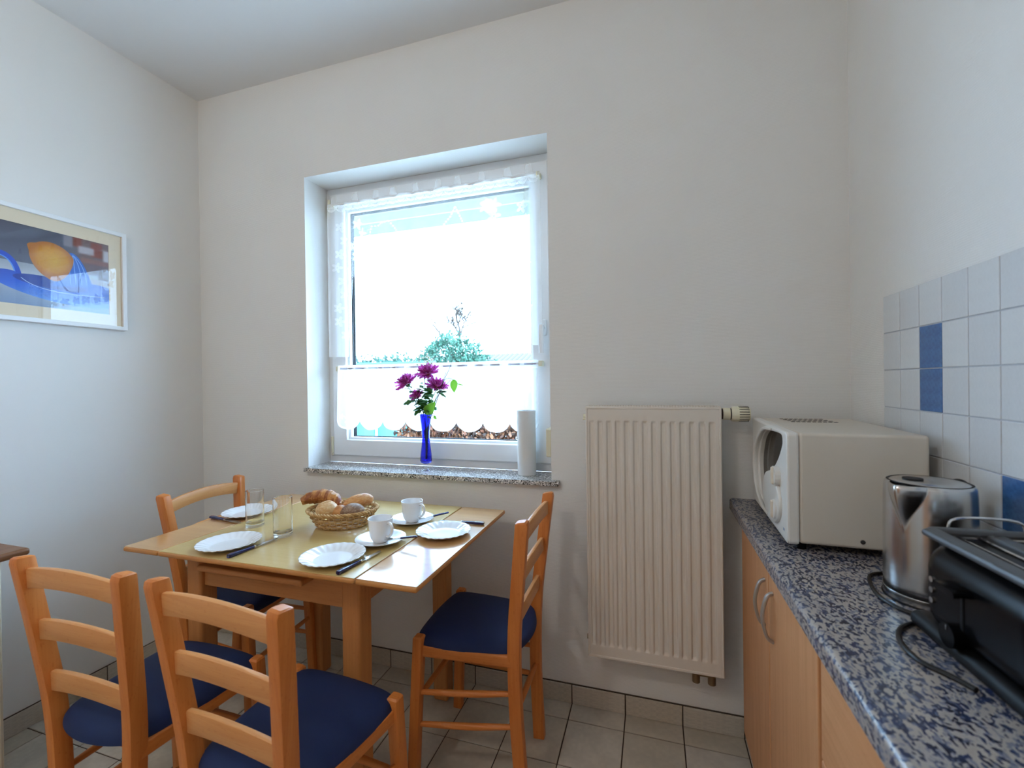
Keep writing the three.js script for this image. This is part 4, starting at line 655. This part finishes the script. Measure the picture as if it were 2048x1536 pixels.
// brown topped cupboard by the left wall
{
  const t = thing('sideboard', 'cream cupboard with a dark brown wooden top', 'cupboard', [XL + 0.012, 0, 0.891]);
  const w = -1.737 - XL - 0.012;
  part('top', grain(rspan(0, w, 0.758, 0.78, 0, 0.75, 0.009), 'z'), M.brownTop, t, null, 'dark brown wooden top');
  part('body', rspan(0, w - 0.03, 0.06, 0.758, 0.05, 0.73, 0.004), M.cream, t); part('plinth', span(0, w - 0.06, 0, 0.06, 0.07, 0.72), M.cream, t);
  for (const z of [0.06, 0.395]) { const d = part('door', rspan(w - 0.031, w - 0.018, 0.075, 0.74, z, z + 0.325, 0.003), M.cream, t); part('knob', new THREE.SphereGeometry(0.011, 14, 10).translate(w - 0.01, 0.5, z < 0.1 ? z + 0.3 : z + 0.025), M.handleMetal, d); }
}

// ---------------------------------------------------------------- microwave
{
  const D = 0.275, Wd = 0.456, H = 0.268, t = thing('microwave', 'cream microwave oven with two knobs on the worktop', 'microwave', [0.4465, WT, 0.2755], -0.03);
  const zc = 0.2755, q = (z, y) => [z - zc, y - WT];         // measured place to local
  const f0 = 0.017, fr = -D / 2;
  part('body', rspan(fr + 0.026, D / 2, f0 + 0.004, H + f0 - 0.001, -Wd / 2 + 0.002, Wd / 2 - 0.002, 0.008), M.microwave, t);
  const win = new THREE.CatmullRomCurve3([[0.325, 1.098], [0.25, 1.09], [0.19, 1.06], [0.152, 1.01], [0.145, 0.965], [0.165, 0.91], [0.205, 0.873], [0.236, 0.862], [0.243, 0.9], [0.262, 0.95], [0.31, 0.99], [0.37, 1.012], [0.42, 1.045], [0.458, 1.082], [0.448, 1.1], [0.39, 1.101]].map(([z, y]) => { const [a, b] = q(z, y); return V(a, b, 0); }), true, 'catmullrom', 0.4).getPoints(70).slice(0, 70).map((p) => [p.x, p.y]);
  const toX = (g, x) => g.rotateY(-Math.PI / 2).translate(x, 0, 0);     // drawn in (z, y), extruded toward -x
  const rp = (z0, y0, z1, y1, r) => { const o = []; for (const [cx, cy, a] of [[z1 - r, y0 + r, -90], [z1 - r, y1 - r, 0], [z0 + r, y1 - r, 90], [z0 + r, y0 + r, 180]]) for (let i = 0; i <= 5; i++) { const k = (a + 18 * i) * Math.PI / 180; o.push([cx + r * Math.cos(k), cy + r * Math.sin(k)]); } return o; };
  part('front', toX(holed(rp(-Wd / 2, f0, Wd / 2, H + f0, 0.012), win, 0.026, 0.005), fr + 0.026), M.microFront, t);
  const door = part('door_window', toX(new THREE.ExtrudeGeometry(shapeOf(win), { depth: 0.003, bevelEnabled: false }), fr + 0.018), M.darkGlass, t);
  const rim = curve([[0.345, 1.104], [0.25, 1.096], [0.182, 1.062], [0.14, 1.01], [0.133, 0.965], [0.155, 0.905], [0.21, 0.866], [0.285, 0.858]].map(([z, y]) => { const [a, b] = q(z, y); return [fr - 0.002, b, a]; }), 40);
  part('door_lip', sweep(rim, rsec(0.012, 0.024, 0.005), { up: V(1, 0, 0), scale: (u) => [0.3 + 0.7 * Math.sqrt(Math.sin(Math.PI * clamp(u, 0.01, 0.99))), 0.12 + 0.88 * Math.sin(Math.PI * u)] }), M.microFront, door);
  const [pz, py] = q(0.352, 0.925);
  const plate = part('control_plate', toX(holed(Array.from({ length: 48 }, (_, i) => [pz + 0.102 * Math.cos(i / 48 * 6.2832), py + 0.066 * Math.sin(i / 48 * 6.2832)]), null, 0.014, 0.005), fr + 0.006), M.microFront, t);
  for (const [z, y] of [[0.418, 0.993], [0.41, 0.905]]) {
    const [kz, ky] = q(z, y), k = part('knob', rod([fr + 0.004, ky, kz], [fr - 0.013, ky, kz], 0.024, 32), M.microFront, t);
    part('knob_grip', rspan(fr - 0.018, fr - 0.008, ky - 0.0225, ky + 0.0225, kz - 0.007, kz + 0.007, 0.0045), std({ color: 0xe2d2bc, roughness: 0.4 }), k);
  }
  const marks = canvasTex(256, 256, (c) => { c.fillStyle = '#e9e9e4'; c.fillRect(0, 0, 256, 256); c.fillStyle = '#9aa4b4'; for (let k = 0; k < 14; k++) { const a = k / 14 * 6.283; c.fillRect(128 + 92 * Math.cos(a), 128 + 92 * Math.sin(a), 8, 4); } });
  for (const y of [0.949]) { const [mz, my] = q(0.452, y); part('dial_marks', new THREE.PlaneGeometry(0.03, 0.006).rotateY(-Math.PI / 2).translate(fr - 0.0004, my, mz), std({ map: marks, roughness: 0.5 }), t); }
  { const [lz, ly] = q(0.47, 0.872); part('emblem', new THREE.PlaneGeometry(0.014, 0.006).rotateY(-Math.PI / 2).translate(fr - 0.0004, ly, lz), std({ color: 0x8796b0, roughness: 0.5 }), t); }
  for (let r = 0; r < 4; r++) for (let k = 0; k < 9; k++) part('vent_slot', box(0.009, 0.0012, 0.012, -0.06 + k * 0.0135 + r * 0.003, H + f0 - 0.0008, -0.19 + r * 0.034), M.radDark, t);
  part('screw', rod([0.012, f0 + 0.022, Wd / 2 - 0.004], [0.012, f0 + 0.022, Wd / 2 + 0.001], 0.005, 12), M.steel, t);
  for (const x of [-0.1, 0.11]) for (const z of [-0.19, 0.19]) part('foot', new THREE.CylinderGeometry(0.012, 0.01, f0 + 0.006, 14).translate(x, (f0 + 0.006) / 2, z), M.blackMatt, t);
}
// ---------------------------------------------------------------- kettle
{
  const t = thing('electric_kettle', 'brushed steel electric kettle beside the microwave', 'kettle', [0.487, WT, 0.685]);
  const sa = Math.atan2(0.564, -0.825), R = 0.0665, prof = [[0.0655, 0.022], [0.0668, 0.03], [0.0668, 0.12], [0.0662, 0.17], [0.0655, 0.2], [0.0645, 0.214], [0.061, 0.2185]];
  const ys = Array.from({ length: 50 }, (_, i) => lerp(0.022, 0.2185, i / 49)), rad = (y) => { for (let i = 1; i < prof.length; i++) if (y <= prof[i][1]) return lerp(prof[i - 1][0], prof[i][0], (y - prof[i - 1][1]) / (prof[i][1] - prof[i - 1][1])); return prof[6][0]; };
  part('body', grid(160, 49, (u, v) => { const a = -u * 6.28319, y = ys[Math.round(v * 49)], w = 0.02 + 0.5 * sm(0.125, 0.225, y), d = Math.atan2(Math.sin(a - sa), Math.cos(a - sa)), push = y > 0.125 ? 0.024 * sm(0.125, 0.215, y) * Math.max(0, 1 - Math.abs(d) / w) : 0, r = rad(y) + push; return [r * Math.cos(a), y, r * Math.sin(a)]; }), M.steel, t);
  part('lid', lathe([[0, 0.2195], [0.03, 0.2212], [0.05, 0.2205], [0.057, 0.2185], [0.0575, 0.215], [0, 0.214]].reverse(), 48), M.steel, t);
  part('lid_ring', new THREE.TorusGeometry(0.0588, 0.0014, 8, 64).rotateX(Math.PI / 2).translate(0, 0.2182, 0), M.blackMatt, t);
  part('lid_button', new THREE.CylinderGeometry(0.0155, 0.0155, 0.003, 28).translate(-0.022, 0.2218, -0.004), M.blackMatt, t);
  part('spout_opening', new THREE.CylinderGeometry(0.012, 0.006, 0.003, 3).translate(0, 0, 0).rotateY(-sa + Math.PI / 6).translate(0.07 * Math.cos(sa), 0.2155, 0.07 * Math.sin(sa)), M.blackMatt, t);
  const hc = [-Math.cos(sa), -Math.sin(sa)], hp = (r, y) => [hc[0] * r, y, hc[1] * r];
  part('handle', sweep(curve([hp(0.062, 0.20), hp(0.085, 0.206), hp(0.106, 0.19), hp(0.108, 0.13), hp(0.096, 0.075), hp(0.066, 0.06)], 26), rsec(0.022, 0.014, 0.005), { up: V(-hc[1], 0, hc[0]) }), M.blackMatt, t);
  part('base_ring', lathe([[0, 0.016], [0.0665, 0.016], [0.0668, 0.022], [0, 0.022]], 56), M.blackMatt, t);
  const base = part('power_base', lathe([[0, 0], [0.067, 0], [0.0678, 0.003], [0.0676, 0.0155], [0.0668, 0.0165], [0, 0.0165]], 56), M.steel, t);
  part('base_skirt', lathe([[0.066, 0], [0.069, 0.0], [0.0692, 0.0025], [0.066, 0.0035]], 56), M.blackMatt, base);
  const kc = part('power_cable', sweep(curve([[0.585, WT + 0.0042, 0.60], [0.53, WT + 0.0042, 0.595], [0.4614, WT + 0.0042, 0.588], [0.427, WT + 0.0042, 0.606], [0.406, WT + 0.0042, 0.66], [0.401, WT + 0.0042, 0.72], [0.418, WT + 0.0042, 0.76], [0.45, WT + 0.0042, 0.775], [0.52, WT + 0.0042, 0.775]], 60), csec(0.0038, 8)), M.cord, t, [-0.487, -WT, -0.685], 'black power cable looped on the worktop');
}
// ---------------------------------------------------------------- toaster
{
  const t = thing('toaster', 'black toaster with a grey metal top', 'toaster', [0.505, WT, 0.93], 0.04);
  part('body', rspan(-0.092, 0.094, 0.012, 0.158, -0.124, 0.128, 0.046), M.black, t);
  part('base', rspan(-0.098, 0.098, 0.004, 0.03, -0.134, 0.134, 0.012), M.blackMatt, t);
  for (const x of [-0.07, 0.07]) for (const z of [-0.1, 0.1]) part('foot', new THREE.CylinderGeometry(0.01, 0.01, 0.006, 12).translate(x, 0.003, z), M.blackMatt, t);
  part('top_plate', holed([[-0.094, -0.135], [0.1, -0.135], [0.1, 0.118], [-0.074, 0.118], [-0.094, 0.1]], rectPts(-0.068, -0.11, 0.066, 0.1), 0.011, 0.0045).rotateX(-Math.PI / 2).translate(0, 0.161, 0), M.greyMetal, t, null, 'grey metal top surround');
  part('slot_floor', span(-0.064, 0.068, 0.13, 0.156, -0.112, 0.112), M.blackMatt, t);
  for (const x of [-0.045, -0.018, 0.022, 0.049]) part('slot_wire', rod([x, 0.16, -0.112], [x, 0.16, 0.112], 0.0018, 8), M.chrome, t);
  part('slot_divider', rspan(-0.01, 0.014, 0.15, 0.1665, -0.112, 0.112, 0.003), M.greyMetal, t);
  for (const z of [-0.118, 0.118]) part('rack_wire', sweep(curve([[-0.05, 0.168, z], [-0.045, 0.182, z], [0, 0.188, z], [0.045, 0.182, z], [0.05, 0.168, z]], 20), csec(0.0022, 8), { up: V(0, 0, 1) }), M.chrome, t);
  part('rack_holder', rspan(0.03, 0.07, 0.168, 0.19, 0.02, 0.055, 0.004), M.greyMetal, t);
  part('lever_slot', rspan(-0.0935, -0.088, 0.05, 0.108, -0.016, -0.01, 0.001), M.blackMatt, t);
  part('lever', sweep(curve([[-0.088, 0.112, -0.013], [-0.1, 0.113, -0.013], [-0.114, 0.111, -0.013]], 8), rsec(0.042, 0.011, 0.005)), M.black, t);
  const d = part('browning_dial', rod([-0.09, 0.042, -0.022], [-0.106, 0.042, -0.022], 0.017, 28), M.black, t); part('dial_mark', span(-0.1068, -0.1055, 0.05, 0.057, -0.0232, -0.0208), M.chrome, d);
  for (const y of [0.068, 0.084, 0.1]) part('button', rod([-0.086, y, -0.078], [-0.0945, y, -0.078], 0.0045, 14), M.chrome, t);
  part('power_cable', sweep(curve([[0.60, WT + 0.0042, 0.792], [0.5, WT + 0.0042, 0.79], [0.4171, WT + 0.0042, 0.80], [0.378, WT + 0.0042, 0.832], [0.36, WT + 0.0042, 0.88], [0.364, WT + 0.0042, 0.925], [0.385, WT + 0.0042, 0.952], [0.398, WT + 0.0042, 0.975]], 60), csec(0.0038, 8)).translate(-0.505, -WT, -0.93).rotateY(-0.04), M.cord, t, null, 'black power cable curling on the worktop');
}

scene.traverse((o) => { if (o.isMesh) { o.castShadow = true; o.receiveShadow = true; } });
renderer.render(scene, camera);
